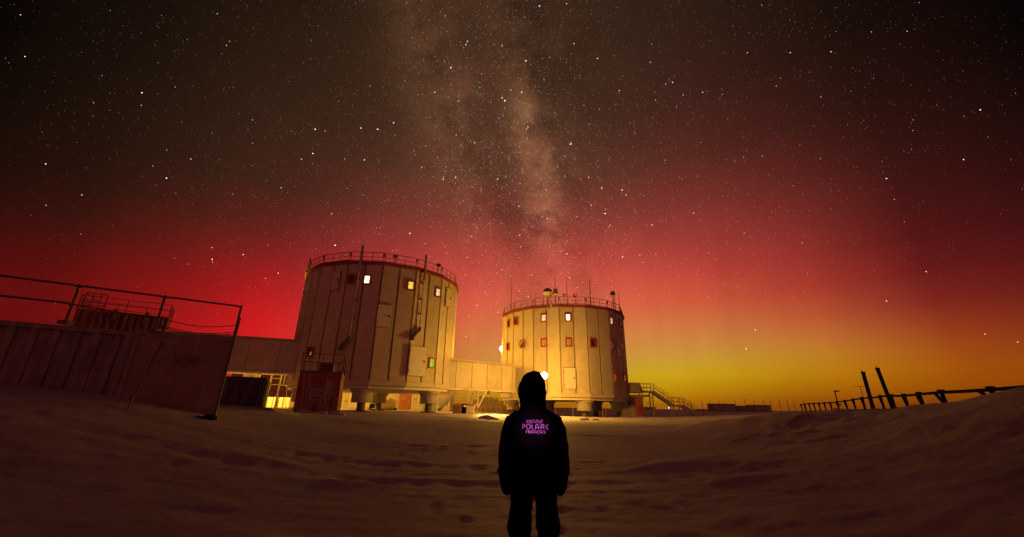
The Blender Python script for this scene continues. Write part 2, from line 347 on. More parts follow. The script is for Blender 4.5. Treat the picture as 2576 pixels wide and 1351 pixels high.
def smooth_h(x, y):
    x = np.atleast_1d(np.asarray(x, float)); y = np.atleast_1d(np.asarray(y, float)); out = np.empty(x.shape)
    xf, yf, of = x.ravel(), y.ravel(), np.empty(x.size)
    xc = np.clip(xf, -95, 95); yc = np.clip(yf, -22, 115)
    for i in range(0, xf.size, 20000):
        X = np.stack([xc[i:i+20000], yc[i:i+20000]], 1); r2 = ((X[:, None]-CPn[None, :, :2])**2).sum(-1)
        of[i:i+20000] = _tps(r2)@_W[:_n]+_W[_n]+X@_W[_n+1:]
    d = np.hypot(xf, yf); w = np.clip((d-75)/45, 0, 1); w = w*w*(3-2*w)
    of = of*(1-w)+.85*w
    return of.reshape(x.shape)
_r = random.Random(5)
DRIFTS = [(3.1, 11.5, 6.4, 9.6, .10, .22), (2.6, 10.2, 4.2, 10.9, .07, .2), (-7, 14.5, -2, 13.6, .08, .3), (-6.5, 9.3, -3.2, 8.3, .06, .22), (1.0, 18, 6, 17, .08, .3), (-10, 20, -4, 19, .1, .35), (-3.8, 5.6, -1.6, 5.0, .045, .16), (1.6, 6.4, 3.4, 5.6, .045, .16), (4, 24, 10, 22.5, .1, .4), (-6, 27, 1, 25.5, .12, .45), (2, 31, 9, 30, .1, .4)]
for _k in range(34):
    _x, _y = _r.uniform(-12, 9), _r.uniform(4, 34); _l = _r.uniform(.5, 2.6); DRIFTS.append((_x, _y, _x+_l, _y-_r.uniform(-.1, .5), _r.uniform(.015, .055), _r.uniform(.08, .2)))
PRINTS = []
for (_x0, _y0, _x1, _y1, _m) in ((-2.6, 3.0, .1, 4.0, 8), (.35, 4.9, 1.6, 13, 20), (-5.5, 7.5, -1.5, 14, 18), (-.5, 6.0, -3.5, 10.5, 12)):
    for _k in range(_m):
        _t = _k/_m; PRINTS.append((_x0+(_x1-_x0)*_t+(.14 if _k % 2 else -.14)+_r.uniform(-.06, .06), _y0+(_y1-_y0)*_t+_r.uniform(-.08, .08)))
def full_h(x, y):
    h = smooth_h(x, y); d = np.hypot(x, y)
    am = np.clip(1-d/140, .15, 1)
    ca, sa = math.cos(.15), math.sin(.15); xs = x*ca+y*sa; ys = -x*sa+y*ca
    h = h+am*(.05*_vnoise(xs*.22, ys*.35, 1)+.018*_vnoise(xs*.6, ys*1.0, 2)+.013*_vnoise(xs*1.4, ys*3.1, 3)+.013*_vnoise(xs*3.5, ys*6, 4)*(d < 60)+.012*_vnoise(x*9, y*10, 9)*(d < 40))
    rd = 1-2*np.abs(_vnoise(xs*.5+3, ys*1.5, 21)); rd2 = 1-2*np.abs(_vnoise(xs*1.3, ys*3.4+7, 22))
    h = h+am*(.022*(rd**3-.4)*np.clip(.3+3*_vnoise(x*.15, y*.15, 23), 0, 1)+.014*(rd2**3-.4))*(d < 90)
    # rough ploughed blocks on the right bank and drift edge
    bank = np.clip((x-6)/3, 0, 1)*np.clip((26-y)/8, 0, 1)*np.clip((y+2)/3, 0, 1)
    h = h+bank*(.16*(np.round(3*_vnoise(x*.7+y*.25, y*.55, 5))/3)+.11*_vnoise(x*1.4, y*1.1, 6)+.09*(np.abs(_vnoise(x*3, y*2.6, 7))))
    # wheel and track ruts crossing the yard
    for (a, b, c, off) in ((.10, 8.6, .006, 0), (.10, 10.4, .006, 0), (-.18, 17.5, 0, 0), (-.18, 19.4, 0, 0), (.05, 30, 0, 0), (.05, 32, 0, 0)):
        dd = y-(a*x+b+c*x*x); g = np.exp(-(dd/.28)**2)
        h = h-g*.03*(1+.5*np.sin(x*9+y*2))*np.clip(1-np.abs(x+3)/14, 0, 1) + .02*np.exp(-((np.abs(dd)-.42)/.16)**2)*np.clip(1-np.abs(x+3)/14, 0, 1)
    # small hard drifts with a sharp lee side
    for (x0, y0, x1, y1, hh, ww) in DRIFTS:
        ex, ey = x1-x0, y1-y0; L = math.hypot(ex, ey); ex /= L; ey /= L; t = (x-x0)*ex+(y-y0)*ey; q = -(x-x0)*ey+(y-y0)*ex
        h = h+hh*np.exp(-((t-L/2)/(L*.42))**2)*np.where(q > 0, np.exp(-(q/ww)**2), np.exp(-(q/(ww*3.2))**2))
    for (fx, fy) in PRINTS:
        q = ((x-fx)/.10)**2+((y-fy)/.17)**2; h = h-.030*np.exp(-q)+.010*np.exp(-(np.sqrt(q)-1.7)**2/.3)
    # rough churned berm by the light pool
    g = np.exp(-((y-36.5-.05*x)/1.6)**2)*np.clip(1-np.abs(x+3)/14, 0, 1)
    h = h+g*(.02+.20*np.abs(_vnoise(x*1.3, y*1.5, 8)))
    return h
def hgt(x, y): return float(smooth_h(x, y)[0])
def axis(near, far, n, k): t = np.linspace(-1, 1, n); return np.sinh(t*k)/math.sinh(k)*far+near
xs = axis(0, 4000, 430, 8.2)
ty = np.linspace(0, 1, 470); ys = -14+np.sinh(ty*7.6)/math.sinh(7.6)*5000*1.0
ys = np.unique(np.concatenate([np.linspace(-14, 14, 300), np.linspace(14.1, 70, 210), 70+np.geomspace(.6, 5000, 60)]))
xs = np.unique(np.concatenate([np.linspace(-16, 16, 330), np.linspace(16.15, 60, 110), -np.linspace(16.15, 60, 110), 60+np.geomspace(.8, 4500, 40), -60-np.geomspace(.8, 4500, 40)]))
GX, GY = np.meshgrid(xs, ys); GZ = full_h(GX, GY)
def ground_mesh():
    nx, ny = len(xs), len(ys); V = np.stack([GX, GY, GZ], -1).reshape(-1, 3)
    i = np.arange(nx-1)[None, :]+np.arange(ny-1)[:, None]*nx
    Fq = np.stack([i, i+1, i+1+nx, i+nx], -1).reshape(-1, 4)
    me = bpy.data.meshes.new('snow_ground'); me.vertices.add(len(V)); me.vertices.foreach_set('co', V.ravel().astype('f'))
    me.loops.add(Fq.size); me.loops.foreach_set('vertex_index', Fq.ravel().astype('i'))
    me.polygons.add(len(Fq)); me.polygons.foreach_set('loop_start', (np.arange(len(Fq))*4).astype('i'))
    me.update(calc_edges=True); me.polygons.foreach_set('use_smooth', np.ones(len(Fq), bool)); me.materials.append(M['snow']); return me
structure(link('snow_ground', ground_mesh()))

# ------------------------------------------------------------------ stars
def build_stars():
    v = []; f = []; cols = []
    D = 6000.0; PX = D/398.0
    def star(d, r, c):
        d = d.normalized(); p = d*D; x = d.cross(Vector((0, 0, 1))).normalized()*r; y = d.cross(x.normalized()).normalized()*r; n = len(v); z = d*r
        for q in (p+x, p+y, p-x, p-y, p+z, p-z): v.append(tuple(q)); cols.append(c)
        f.extend([(n, n+1, n+4), (n+1, n+2, n+4), (n+2, n+3, n+4), (n+3, n, n+4), (n+1, n, n+5), (n+2, n+1, n+5), (n+3, n+2, n+5), (n, n+3, n+5)])
    tints = [(1, .86, .72), (.85, .9, 1), (1, .70, .42), (1, .58, .30), (.75, .85, 1), (1, .9, .8)]
    k = 0; FWD = (CR @ Vector((0, 0, -1))).normalized()
    while k < 46000:
        z = random.uniform(.02, 1); a = random.uniform(-math.pi, math.pi); r = math.sqrt(1-z*z); d = Vector((r*math.sin(a), r*math.cos(a), z))
        b = abs(d.dot(nrm)); dens = .30+.70*math.exp(-(b/.17)**2)
        if random.random() > dens: continue
        ext = min(1, max(.12, (z-.02)*2.6))
        fl = (random.random()+.0012)**-.5
        cz = max(.45, d.dot(FWD)); rad = PX*cz*cz*min(.19+.052*fl**.6, .44)
        s = min(.14+.07*fl, 1.5)*ext*(.4+.6*cz)
        t = random.choice(tints); star(d, rad, tuple(s*q for q in t)); k += 1
    big = [(793,325,1,4),(950,325,1,2),(1270,253,1.1,4),(1263,246,.9,4),(1134,170,1,4),(1436,362,1,4),(1323,153,1,1),(1357,15,.9,1),(63,142,.9,4),(357,233,1,1),(787,386,.9,4),(419,448,1,1),(115,412,.9,5),(206,490,.8,2),
     (843,617,1,4),(1031,587,.9,4),(1565,478,.9,4),(1566,646,.8,4),(1522,537,1,4),(1575,490,.7,2),(908,322,.8,4),(990,309,.8,4),(1312,232,.9,0),(1146,446,.8,1),(1094,232,.8,2),(2466,276,1,1),(2424,401,.9,0),(2230,449,.9,1),(52,37,.8,3),(534,652,.8,5),
     (1176,104,.8,1),(1172,112,.7,0),(1503,147,.8,0),(1988,132,.8,3),(1692,207,.7,0),(2090,130,.7,0),(2330,683,.8,2),(2478,840,.8,2),(1900,830,.8,2),(2230,757,.8,0),(1200,768,.7,3),(612,640,.7,0),(116,516,.7,3),(700,687,.8,3),(668,700,.7,3),(1640,566,.7,4),(1487,516,.7,2),(1452,545,.6,2),(480,400,.6,1),(570,114,.7,3),(1118,760,.5,0),(1877,877,.8,2),(2560,860,.8,2),(1305,518,.6,5),(1327,318,.6,4),(1325,324,.6,4),(1330,321,.5,4),(1880,132,.6,1)]
    for u, w, r, t in big:
        c = tints[t]; star(ray(u, w), PX*.60*r*max(.5, ray(u, w).normalized().dot(FWD))**1.6, tuple(1.5*q for q in c))
    me = bpy.data.meshes.new('stars'); me.from_pydata(v, [], f); me.update()
    ca = me.color_attributes.new('star_light', 'FLOAT_COLOR', 'POINT'); ca.data.foreach_set('color', np.array([(*c, 1) for c in cols], 'f').ravel())
    m = bpy.data.materials.new('starlight'); m.use_nodes = True; t = m.node_tree; t.nodes.clear()
    at_ = t.nodes.new('ShaderNodeAttribute'); at_.attribute_name = 'star_light'; e = t.nodes.new('ShaderNodeEmission'); o = t.nodes.new('ShaderNodeOutputMaterial')
    tr = t.nodes.new('ShaderNodeBsdfTransparent'); ad = t.nodes.new('ShaderNodeAddShader'); t.links.new(at_.outputs['Color'], e.inputs[0]); t.links.new(e.outputs[0], ad.inputs[0]); t.links.new(tr.outputs[0], ad.inputs[1]); t.links.new(ad.outputs[0], o.inputs[0]); m.cycles.emission_sampling = 'NONE'
    me.materials.append(m); ob = link('stars', me); ob['kind'] = 'stuff'; tag(ob, 'countless small stars scattered over the night sky', 'stars')
build_stars()

# ------------------------------------------------------------------ towers
class Tower:
    def __init__(s, cx, cy, z0, z1, phase, root):
        s.c = Vector((cx, cy, 0)); s.z0, s.z1, s.ph, s.root = z0, z1, phase, root
        D = s.c.length; rho = s.c/D; s.front = -rho; s.right = Vector((rho.y, -rho.x, 0)); s.R = 9.25; s.ap = s.R*math.cos(R_(11.25))
    def dir(s, th): a = R_(th); return s.front*math.cos(a)+s.right*math.sin(a)
    def rot(s, th):  # matrix whose -Y axis points outwards at angle th
        n = s.dir(th); y = -n; z = Vector((0, 0, 1)); x = y.cross(z); return Matrix((x, y, z)).transposed()
    def facet(s, th): k = math.floor((th-s.ph)/22.5); return s.ph+22.5*k+11.25
    def wall(s, u, v, out=0.0):
        # where the sight line through (u, v) meets the facets: facet angle, lateral offset, height
        d = ray(u, v); best = None
        for k in range(16):
            th = s.ph+22.5*k+11.25; n = s.dir(th)
            if d.dot(n) >= 0: continue
            t = ((s.c+n*s.ap)-Vector((0, 0, EYE))).dot(n)/d.dot(n); p = Vector((0, 0, EYE))+d*t
            tx = Matrix.Rotation(0, 3, 'Z') @ s.rot(th).col[0]; lat = (p-s.c).dot(tx)
            if abs(lat) <= s.R*math.sin(R_(11.25))+.02: best = (th, lat, p.z)
        return best
    def mw(s, th, lat, z, out=0.0):
        n = s.dir(th); r = s.rot(th); p = s.c+n*(s.ap+out)+r.col[0]*lat; p.z = z
        return Matrix.Translation(p-s.root.location) @ r.to_4x4()
W_FRAME = MB()
_fw, _fh, _b = .86, 1.14, .17
for c, sz in (((0, 0, _fh/2-_b/2), (_fw, .12, _b)), ((0, 0, -_fh/2+_b/2), (_fw, .12, _b)), ((-_fw/2+_b/2, 0, 0), (_b, .116, _fh-2*_b)), ((_fw/2-_b/2, 0, 0), (_b, .116, _fh-2*_b))): W_FRAME.box(c, sz)
W_ME = W_FRAME.mesh('window'); W_ME.materials.append(M['redtrim'])
def window(tw, u, v, pane, sc=1.0, opened=False):
    r = tw.wall(u, v)
    if r is None: return
    th, lat, z = r; lim = tw.R*math.sin(R_(11.25))-.5; lat = max(-lim, min(lim, lat))
    o = link('window', W_ME, tw.root, tw.mw(th, lat, z, .10) @ Matrix.Scale(sc, 4)); o.visible_shadow = True
    if opened:
        sash = MB()
        mx = Matrix.Rotation(R_(-38), 3, 'X'); top = Vector((0, -.08, _fh/2-_b)); H = _fh-2*_b+.1
        for c, sz in (((0, 0, -H/2), (_fw-2*_b+.1, .03, H)),): sash.box(mx @ Vector(c)+top, sz, mx)
        sash.build('sash', M['hatch'], o)
        MB().box((0, .03, 0), (_fw-2*_b, .02, _fh-2*_b)).build('pane', M['darkpane'], o)
    else:
        p = MB(); p.box((0, .02, 0), (_fw-2*_b, .03, _fh-2*_b)); p.build('pane', M[pane], o)
        g = MB(); g.box((_fw*.06, -.012, 0), (.03, .02, _fh-2*_b-.004)); g.build('mullion', M['redtrim'] if pane != 'lit_white' else M['hatch'], o) if pane in ('lit_pale', 'lit_green', 'palepane') else None
    return o
def hatch(tw, u, v, w, h, thick=.16, handle=None, handle_x=.4):
    r = tw.wall(u, v)
    if r is None: return
    th, lat, z = r; o = link('hatch', None, tw.root); COL.objects.unlink(o); bpy.data.objects.remove(o)
    m = MB(); m.box((0, 0, 0), (w, thick, h)); me = m.mesh('hatch'); me.materials.append(M['hatch'])
    lim = max(.1, tw.R*math.sin(R_(11.25))-w/2); lat = max(-lim, min(lim, lat))
    o = link('hatch', me, tw.root, tw.mw(th, lat, z, .06+thick/2))
    s = MB()
    for dx, dz, a, b in ((0, h/2+.03, w+.16, .05), (0, -h/2-.03, w+.16, .05), (-w/2-.035, 0, .05, h), (w/2+.035, 0, .05, h)): s.box((dx, .03, dz), (a, thick, b))
    s.build('seal', M['joint'], o)
    for dz in (-h*.33, h*.33): MB().box((-w/2+.06, -thick/2-.02, dz), (.16, .04, .10)).build('hinge', M['dsteel'], o)
    MB().box((w*handle_x-.02, -thick/2-.05, 0), (.05, .10, .26)).bar((w*handle_x-.02, -thick/2-.1, 0), (w*handle_x-.3, -thick/2-.1, .02), .04).build('handle', M['dsteel'], o)
    return o
def make_tower(cx, cy, z0, z1, phase, leg_phase, label, gz):
    root = empty('tower_building', (cx, cy, gz), label, 'tower', 'round station towers')
    tw = Tower(cx, cy, z0, z1, phase, root); off = -root.location
    H = z1-z0
    core = MB(); rr = tw.R-.10; n0 = []
    pts = [tw.dir(phase+22.5*k)*rr for k in range(16)]
    core.v = [tuple(tw.c+p+Vector((0, 0, z))+off) for z in (z0+.02, z1) for p in pts]
    core.f = [tuple(range(16)), tuple(range(31, 15, -1))]+[(k, 16+k, 16+(k+1) % 16, (k+1) % 16) for k in range(16)]
    core.build('core_wall', M['joint'], root)
    side = 2*tw.R*math.sin(R_(11.25)); w = side/2-.20
    pm = MB(); pm.box((0, 0, 0), (w, .11, H-.75)); me1 = pm.mesh('panel'); me1.materials.append(M['panel']); me2 = me1.copy(); me2.materials[0] = M['panel2']
    sm = MB(); sm.box((0, 0, 0), (side-.03, .14, .48)); sme = sm.mesh('skirt'); sme.materials.append(M['panel'])
    tm = MB(); tm.box((0, 0, 0), (side+.05, .26, .20)); tme = tm.mesh('roof_trim'); tme.materials.append(M['redtrim'])
    cm = MB(); cm.box((0, 0, 0), (side+.09, .46, .10)); cme = cm.mesh('roof_edge'); cme.materials.append(M['dsteel'])
    for k in range(16):
        th = phase+22.5*k+11.25
        for j, sx in enumerate((-1, 1)): link('panel', me1 if (k*7+j*3) % 5 else me2, root, tw.mw(th, sx*(side/4), z0+.5+(H-.75)/2, -.03+.004*((k*3+j) % 3)))
        link('skirt', sme, root, tw.mw(th, 0, z0+.25, .0))
        link('roof_trim', tme, root, tw.mw(th, 0, z1-.12, .02))
        link('roof_edge', cme, root, tw.mw(th, 0, z1+.06, .0))
        a = tw.c+tw.dir(phase+22.5*k)*(tw.R-.12); b = tw.c+tw.dir(phase+22.5*(k+1))*(tw.R-.12); rl = MB()
        P_ = lambda q, z: Vector((q.x, q.y, z))+off
        d = (b-a).normalized()
        for z, t in ((z1+1.22, .06), (z1+.70, .045), (z1+.30, .045)): rl.bar(P_(a+d*.12, z), P_(b-d*.12, z), t)
        for q in (.12, side*.36, side*.64, side-.12): rl.bar(P_(a+d*q, z1+.1), P_(a+d*q, z1+1.22), .05)
        rl.build('railing', M['steel'], root)
        cp = MB(); q = tw.c+tw.dir(phase+22.5*k)*(tw.R-.10); cp.box(P_(q, z1+.93), (.30, .05, .42), tw.rot(phase+22.5*k)); cp.build('railing_plate', M['steel'], root)
    rf = MB(); rf.v = [tuple(tw.c+p*.992+Vector((0, 0, z1+.08+hz))+off) for hz in (0, .06) for p in pts]; rf.f = core.f; rf.build('roof', M['dsteel'], root)
    un = MB(); un.v = [tuple(tw.c+p*.985+Vector((0, 0, z0-hz))+off) for hz in (.30, .0) for p in pts]; un.f = core.f; un.build('floor_slab', M['under'], root)
    for k in range(6):
        th = leg_phase+60*k; p = tw.c+tw.dir(th)*7.6; g = hgt(p.x, p.y); q = Vector((p.x, p.y, 0))+off
        lg = MB(); lg.rings([(q.x, q.y, g-.6-gz, .40, .40), (q.x, q.y, z0-1.15-gz, .40, .40)], 16); lo = lg.build('leg', M['leg'], root)
        dz = z0-gz-.30; bt = max(dz-1.30, g-gz+.7)
        dr = MB(); dr.rings([(q.x, q.y, bt, .98, .98), (q.x, q.y, bt+.06, 1.03, 1.03), (q.x, q.y, bt+.10, 1.0, 1.0), (q.x, q.y, dz-.35, 1.0, 1.0), (q.x, q.y, dz-.30, 1.14, 1.14), (q.x, q.y, dz+.003, 1.22, 1.22)], 24); dr.build('leg_drum', M['drum'], lo, False)
        ft = MB(); ft.box((q.x, q.y, g-gz+.02), (1.5, 1.5, .12)); ft.build('foot_plate', M['leg'], lo)
    return tw
LT = make_tower(-16.25, 49.2, 3.35, 15.95, -3.0, -7, 'taller left white polygonal tower on drum legs with two flues up its front', hgt(-16.25, 49.2))
RT = make_tower(7.77, 60.7, 2.75, 14.4, -1.5, 20, 'right white polygonal tower with rooftop antennas, lit yellow by a lamp', hgt(7.77, 60.7))
z1c = lambda x, y: ((1100+x/2.7025)/1.59006, (950+y/2.7025)/1.59006)
z2c = lambda x, y: ((1100+x/3.22)/1.59006, (1350+y/3.22)/1.59006)
z3c = lambda x, y: ((1900+x/2.2511)/1.59006, (1100+y/2.2511)/1.59006)
for x, y, p in ((830,450,'darkpane'),(998,458,'lit_white'),(1500,525,'lit_yellow'),(1762,597,'lit_pale'),(292,560,'lit_white'),(385,1245,'darkpane')): window(LT, *z1c(x, y), p)
window(LT, *z2c(2015, 328), 'lit_green')
hatch(LT, *z1c(667, 470), 1.0, 2.1); hatch(LT, *z1c(1115, 845), 1.45, 2.3); hatch(LT, *z1c(1858, 650), 1.1, 2.2); hatch(LT, *z2c(1775, 300), 2.1, 3.0, .2)
for x, y, p in ((308,437,'darkpane'),(362,418,'darkpane'),(621,388,'lit_pale'),(836,383,'lit_white'),(1213,412,'lit_pale'),(1316,440,'lit_violet'),(302,645,'darkpane'),(622,610,'palepane'),(842,607,'palepane'),(1057,615,'darkpane'),(1228,630,'lit_violet'),(1332,650,'lit_orange'),(1245,922,'lit_orange'),(1353,930,'lit_orange')): window(RT, *z3c(x, y), p)
window(RT, *z3c(430, 622), 'darkpane', opened=True)
hatch(RT, *z3c(852, 930), 1.45, 2.5); hatch(RT, *z3c(1297, 655), 1.2, 2.2); hatch(RT, *z3c(1348, 470), 1.2, 2.1, .3)
# small glowing spot inside the low left window of the left tower
r = LT.wall(*z1c(395, 1255)); 
if r:
    g = MB(); g.box((0, 0, 0), (.12, .02, .30)); o = g.build('window_glow', M['lit_dimy'], LT.root); o.matrix_basis = LT.mw(r[0], r[1], r[2], .13)
def wallpt(tw, u, v, out):
    th, lat, z = tw.wall(u, v); m = tw.mw(th, lat, z, out); return m.translation.copy()
def flue(tw, top, bot, end, zx=.0):
    a = wallpt(tw, *bot, .32); e = wallpt(tw, *end, .30); th = tw.wall(*bot)
    tz = tw.z1+1.75-tw.root.location.z
    t = MB(); t.tube([a, Vector((a.x, a.y, tz))], .08, 12)
    fo = t.build('flue', M['hatch'], tw.root, False)
    c = MB(); c.tube([Vector((a.x, a.y, tz-1.9-1.1)), Vector((a.x, a.y, tz+.05))], .125, 12); c.build('flue_sleeve', M['steel'], fo)
    el_ = MB(); el_.tube([a+Vector((0, 0, .15)), a+Vector((0, 0, -.12)), a.lerp(e, .5), e, e+Vector((0, 0, -.25))], [.17, .2, .17, .2, .22], 12); el_.build('flue_elbow', M['dsteel'], fo)
    for f in (.25, .5, .78):
        b = MB(); zc = a.z+(tz-1.9-a.z)*f; n = tw.dir(th[0]); b.box((a.x-n.x*.12, a.y-n.y*.12, zc), (.36, .30, .08), tw.rot(th[0])); b.build('flue_bracket', M['dsteel'], fo)
flue(LT, None, z1c(815, 1090), z1c(722, 1195)); flue(LT, None, z1c(1545, 990), z1c(1470, 1085))
# rooftop antennas
z7 = lambda x, y: ((2000+x/4.954)/1.59006, (1130+y/4.954)/1.59006)
def roof_y(u, back): return RT.c.y - math.sqrt(max(0, (8.7)**2-((u-1420)/160*9.0)**2))*(1 if not back else -.3)
def ant(x, y0, y1, rad, back=False, knob=None):
    u = z7(x, y1)[0]; yy = roof_y(u, back); top = at(*z7(x, y0), yy)-RT.root.location; b = Vector((top.x, top.y, RT.z1+.1-RT.root.location.z))
    t = MB(); t.tube([b, b.lerp(top, .35), top], [rad, rad*.9, rad*.4], 6); o = t.build('antenna', M['dsteel'], RT.root); return o, b, top
ant(228, -130, 420, .045); ant(706, 200, 420, .035); ant(1316, -120, 380, .055); ant(1770, -70, 380, .07); ant(2258, 160, 420, .06); ant(2348, 200, 440, .05); ant(632, 310, 430, .03)
o, b, top = ant(1088, -110, 400, .06); k = at(*z7(1100, 178), b.y+RT.root.location.y)-RT.root.location; MB().box(k, (.52, .4, .66)).build('equipment_box', M['dsteel'], o); MB().box(k+Vector((-.02, -.05, -.40)), (.16, .16, .12)).build('small_light', M['lit_yellow'], o)
def dome():
    yy = roof_y(1377, False)+.3; c = at(*z7(945, 205), yy)-RT.root.location; r_ = .66
    st = MB(); st.tube([Vector((c.x, c.y, RT.z1+.1-RT.root.location.z)), c+Vector((0, 0, -.5))], .09, 8); st.tube([Vector((c.x-.6, c.y, RT.z1+.1-RT.root.location.z)), c+Vector((-.62, 0, -.15))], .03, 6)
    so = st.build('dome_mast', M['steel'], RT.root)
    up = MB(); up.rings([(c.x, c.y, c.z+r_*math.sin(R_(a)), r_*math.cos(R_(a)), r_*math.cos(R_(a))) for a in (0, 15, 30, 45, 60, 75, 87)], 24); up.build('dome_cap', M['dsteel'], so, True)
    lo = MB(); lo.rings([(c.x, c.y, c.z-.52, .18, .18), (c.x, c.y, c.z-.47, .38, .38), (c.x, c.y, c.z-.30, .56, .56), (c.x, c.y, c.z-.02, .73, .73), (c.x, c.y, c.z+.02, .74, .74)], 24); lo.build('dome_bowl', M['hatch'], so, True)
dome()
def beacon():
    yy = roof_y(z7(1485, 280)[0], False)+.2; c = at(*z7(1485, 255), yy)-RT.root.location
    m = MB(); m.tube([Vector((c.x, c.y, RT.z1+.1-RT.root.location.z)), c+Vector((0, 0, -.2))], .03, 6); m.box(c, (.42, .3, .46)); o = m.build('beacon', M['dredcont'], RT.root)
    MB().box(c+Vector((.03, -.17, .06)), (.16, .06, .16)).build('beacon_light', M['lampred'], o)
    c2 = at(*z7(2232, 225), yy+1.5)-RT.root.location; m = MB(); m.tube([Vector((c2.x, c2.y, RT.z1+.1-RT.root.location.z)), c2], .06, 6); o = m.build('sensor_mast', M['dsteel'], RT.root)
    m = MB(); m.rings([(c2.x, c2.y, c2.z-.1, .38, .38), (c2.x, c2.y, c2.z+.12, .36, .36), (c2.x, c2.y, c2.z+.36, .16, .16)], 12); m.build('sensor_head', M['dsteel'], o)
    c3 = at(*z7(1268, 255), yy-.2)-RT.root.location; m = MB(); m.tube([Vector((c3.x, c3.y, RT.z1+.1-RT.root.location.z)), c3], .03, 6); o = m.build('small_mast', M['steel'], RT.root)
    m = MB(); m.rings([(c3.x, c3.y, c3.z+.26*math.sin(R_(a)), .26*math.cos(R_(a)), .26*math.cos(R_(a))) for a in (-85, -50, -20, 10, 40, 70, 88)], 14); m.build('small_dome', M['hatch'], o, True)
beacon()
def frost_tail():
    p = wallpt(RT, *z3c(688, 283), .2); m = MB(); m.tube([p+Vector((0, 0, .75)), p+Vector((0, 0, .1)), p+Vector((.1, 0, -.2))], [.12, .16, .05], 7); m.build('frozen_overflow', M['frost'], RT.root)
    # corner floodlight bracket on the left tower's roof edge, frosted arm on the far left
    p = at(*z1c(1770, 300), 44)-LT.root.location; b = Vector((p.x-.1, p.y, LT.z1+.1-LT.root.location.z)); m = MB(); m.tube([b, p], .05, 6); m.box(p, (.45, .3, .32)); m.build('roof_floodlight', M['dsteel'], LT.root)
    p = at(*z1c(378, 230), 46.2)-LT.root.location; b = at(*z1c(358, 335), 46.2)-LT.root.location; m = MB(); m.tube([b, b.lerp(p, .6)+Vector((.15, 0, 0)), p], [.14, .16, .10], 7); m.tube([b.lerp(p, .45), b.lerp(p, .6)+Vector((-.9, 0, .15))], [.1, .05], 6); m.build('frosted_arm', M['frost'], LT.root)
    p = at(*z1c(1302, 205), 41)-LT.root.location; m = MB(); m.box((p.x, p.y, p.z), (.5, .2, .25)); m.tube([(p.x, p.y, LT.z1+.1-LT.root.location.z), p], .04, 6); m.build('roof_vent', M['steel'], LT.root)
    a = wallpt(LT, *z2c(1990, 385), .08); b = wallpt(LT, *z2c(1815, 430), .3); m = MB(); m.tube([a, a.lerp(b, .5)+Vector((0, 0, -.12)), b], .02, 5); m.build('cable', M['dsteel'], LT.root)
frost_tail()

# ------------------------------------------------------------------ covered walkways
def walkway(A, B, z0, z1, depth, label, npan, collar=True):
    A, B = Vector((*A, 0)), Vector((*B, 0)); d = (B-A).normalized(); L = (B-A).length; n = Vector((d.y, -d.x, 0))
    if n.y > 0: n = -n
    root = empty('covered_walkway', (*(A.xy), z0), label, 'walkway', 'covered walkways joining the towers')
    mx = Matrix((d, -n, Vector((0, 0, 1)))).transposed()
    def pl(s, o, z): return d*s+n*o+Vector((0, 0, z))
    MB().box(pl(L/2, -depth/2, (z1-z0)/2), (L, depth-.1, z1-z0-.1), mx).build('core', M['joint'], root)
    w = L/npan
    for face, o in ((0, 0.0), (1, -depth)):
        for k in range(npan):
            MB().box(pl(w*(k+.5), o, (z1-z0)/2), (w-.05, .12, z1-z0-.3), mx).build('panel', M['panel' if k % 3 else 'panel2'], root)
    MB().box(pl(L/2, -depth/2, z1-z0+.0), (L+.1, depth+.3, .16), mx).build('roof', M['panel2'], root)
    MB().box(pl(L/2, -depth/2, .02), (L+.08, depth+.24, .2), mx).build('floor_beam', M['under'], root)
    if collar:
        for s in (.25, L-.25): MB().box(pl(s, -depth/2, (z1-z0)/2), (.5, depth+.36, z1-z0+.3), mx).build('end_collar', M['panel2'], root)
    return root
walkway((-8.2, 47.0), (0.55, 53.8), 3.40, 6.72, 2.6, 'cream covered walkway between the two towers, brightly lit', 5)
walkway((-36.5, 36.5), (-21.4, 42.86), 4.50, 7.88, 2.6, 'dark covered walkway running left from the taller tower', 6)

# ------------------------------------------------------------------ lamps
def lamp_post():
    p = Vector((3.62, 44.4, 0)); g = hgt(p.x, p.y); head = at(1369, 945, 44.4); o = empty('lamp_post', (head.x, p.y, g), 'lit globe lamp on a post in front of the right tower, beside the hood', 'lamp', 'lit yellow lamps of the station')
    h = head.z-g
    MB().tube([(0, 0, -.3), (0, 0, h-.45)], [.08, .06], 10).build('pole', M['dsteel'], o)
    m = MB(); m.rings([(0, 0, h-.45, .16, .16), (0, 0, h-.38, .22, .22), (0, 0, h-.34, .10, .10)], 14); m.build('lamp_collar', M['dsteel'], o)
    m = MB(); r_ = .38; m.rings([(0, 0, h+r_*math.sin(R_(a)), r_*math.cos(R_(a)), r_*math.cos(R_(a))) for a in range(-80, 81, 20)], 20); g_ = m.build('globe', M['lamp'], o, True); g_.visible_shadow = False
    lamp_light('lamp_glow', (0, 0, h), o, 4700, rad=.36)
lamp_post()
def wall_lamp(loc, label, energy, r_=.24, arm=None):
    o = empty('wall_lamp', loc, label, 'lamp', 'lit yellow lamps of the station')
    m = MB(); m.rings([(0, 0, r_*1.25*math.sin(R_(a)), r_*math.cos(R_(a)), r_*math.cos(R_(a))) for a in range(-80, 81, 20)], 16); g_ = m.build('globe', M['lamp'], o, True); g_.visible_shadow = False
    if arm: MB().bar((0, 0, r_), Vector(arm)+Vector((0, 0, r_)), .08).build('arm', M['dsteel'], o)
    lamp_light('lamp_glow', (0, 0, 0), o, energy, rad=r_)
pl_ = at(1262, 877, 60.2); ed = RT.c+RT.dir(-92)*9.1
wall_lamp(pl_, 'bright lamp on the left edge of the right tower above the walkway', 5600, .30, (ed.x-pl_.x, ed.y-pl_.y, 0))
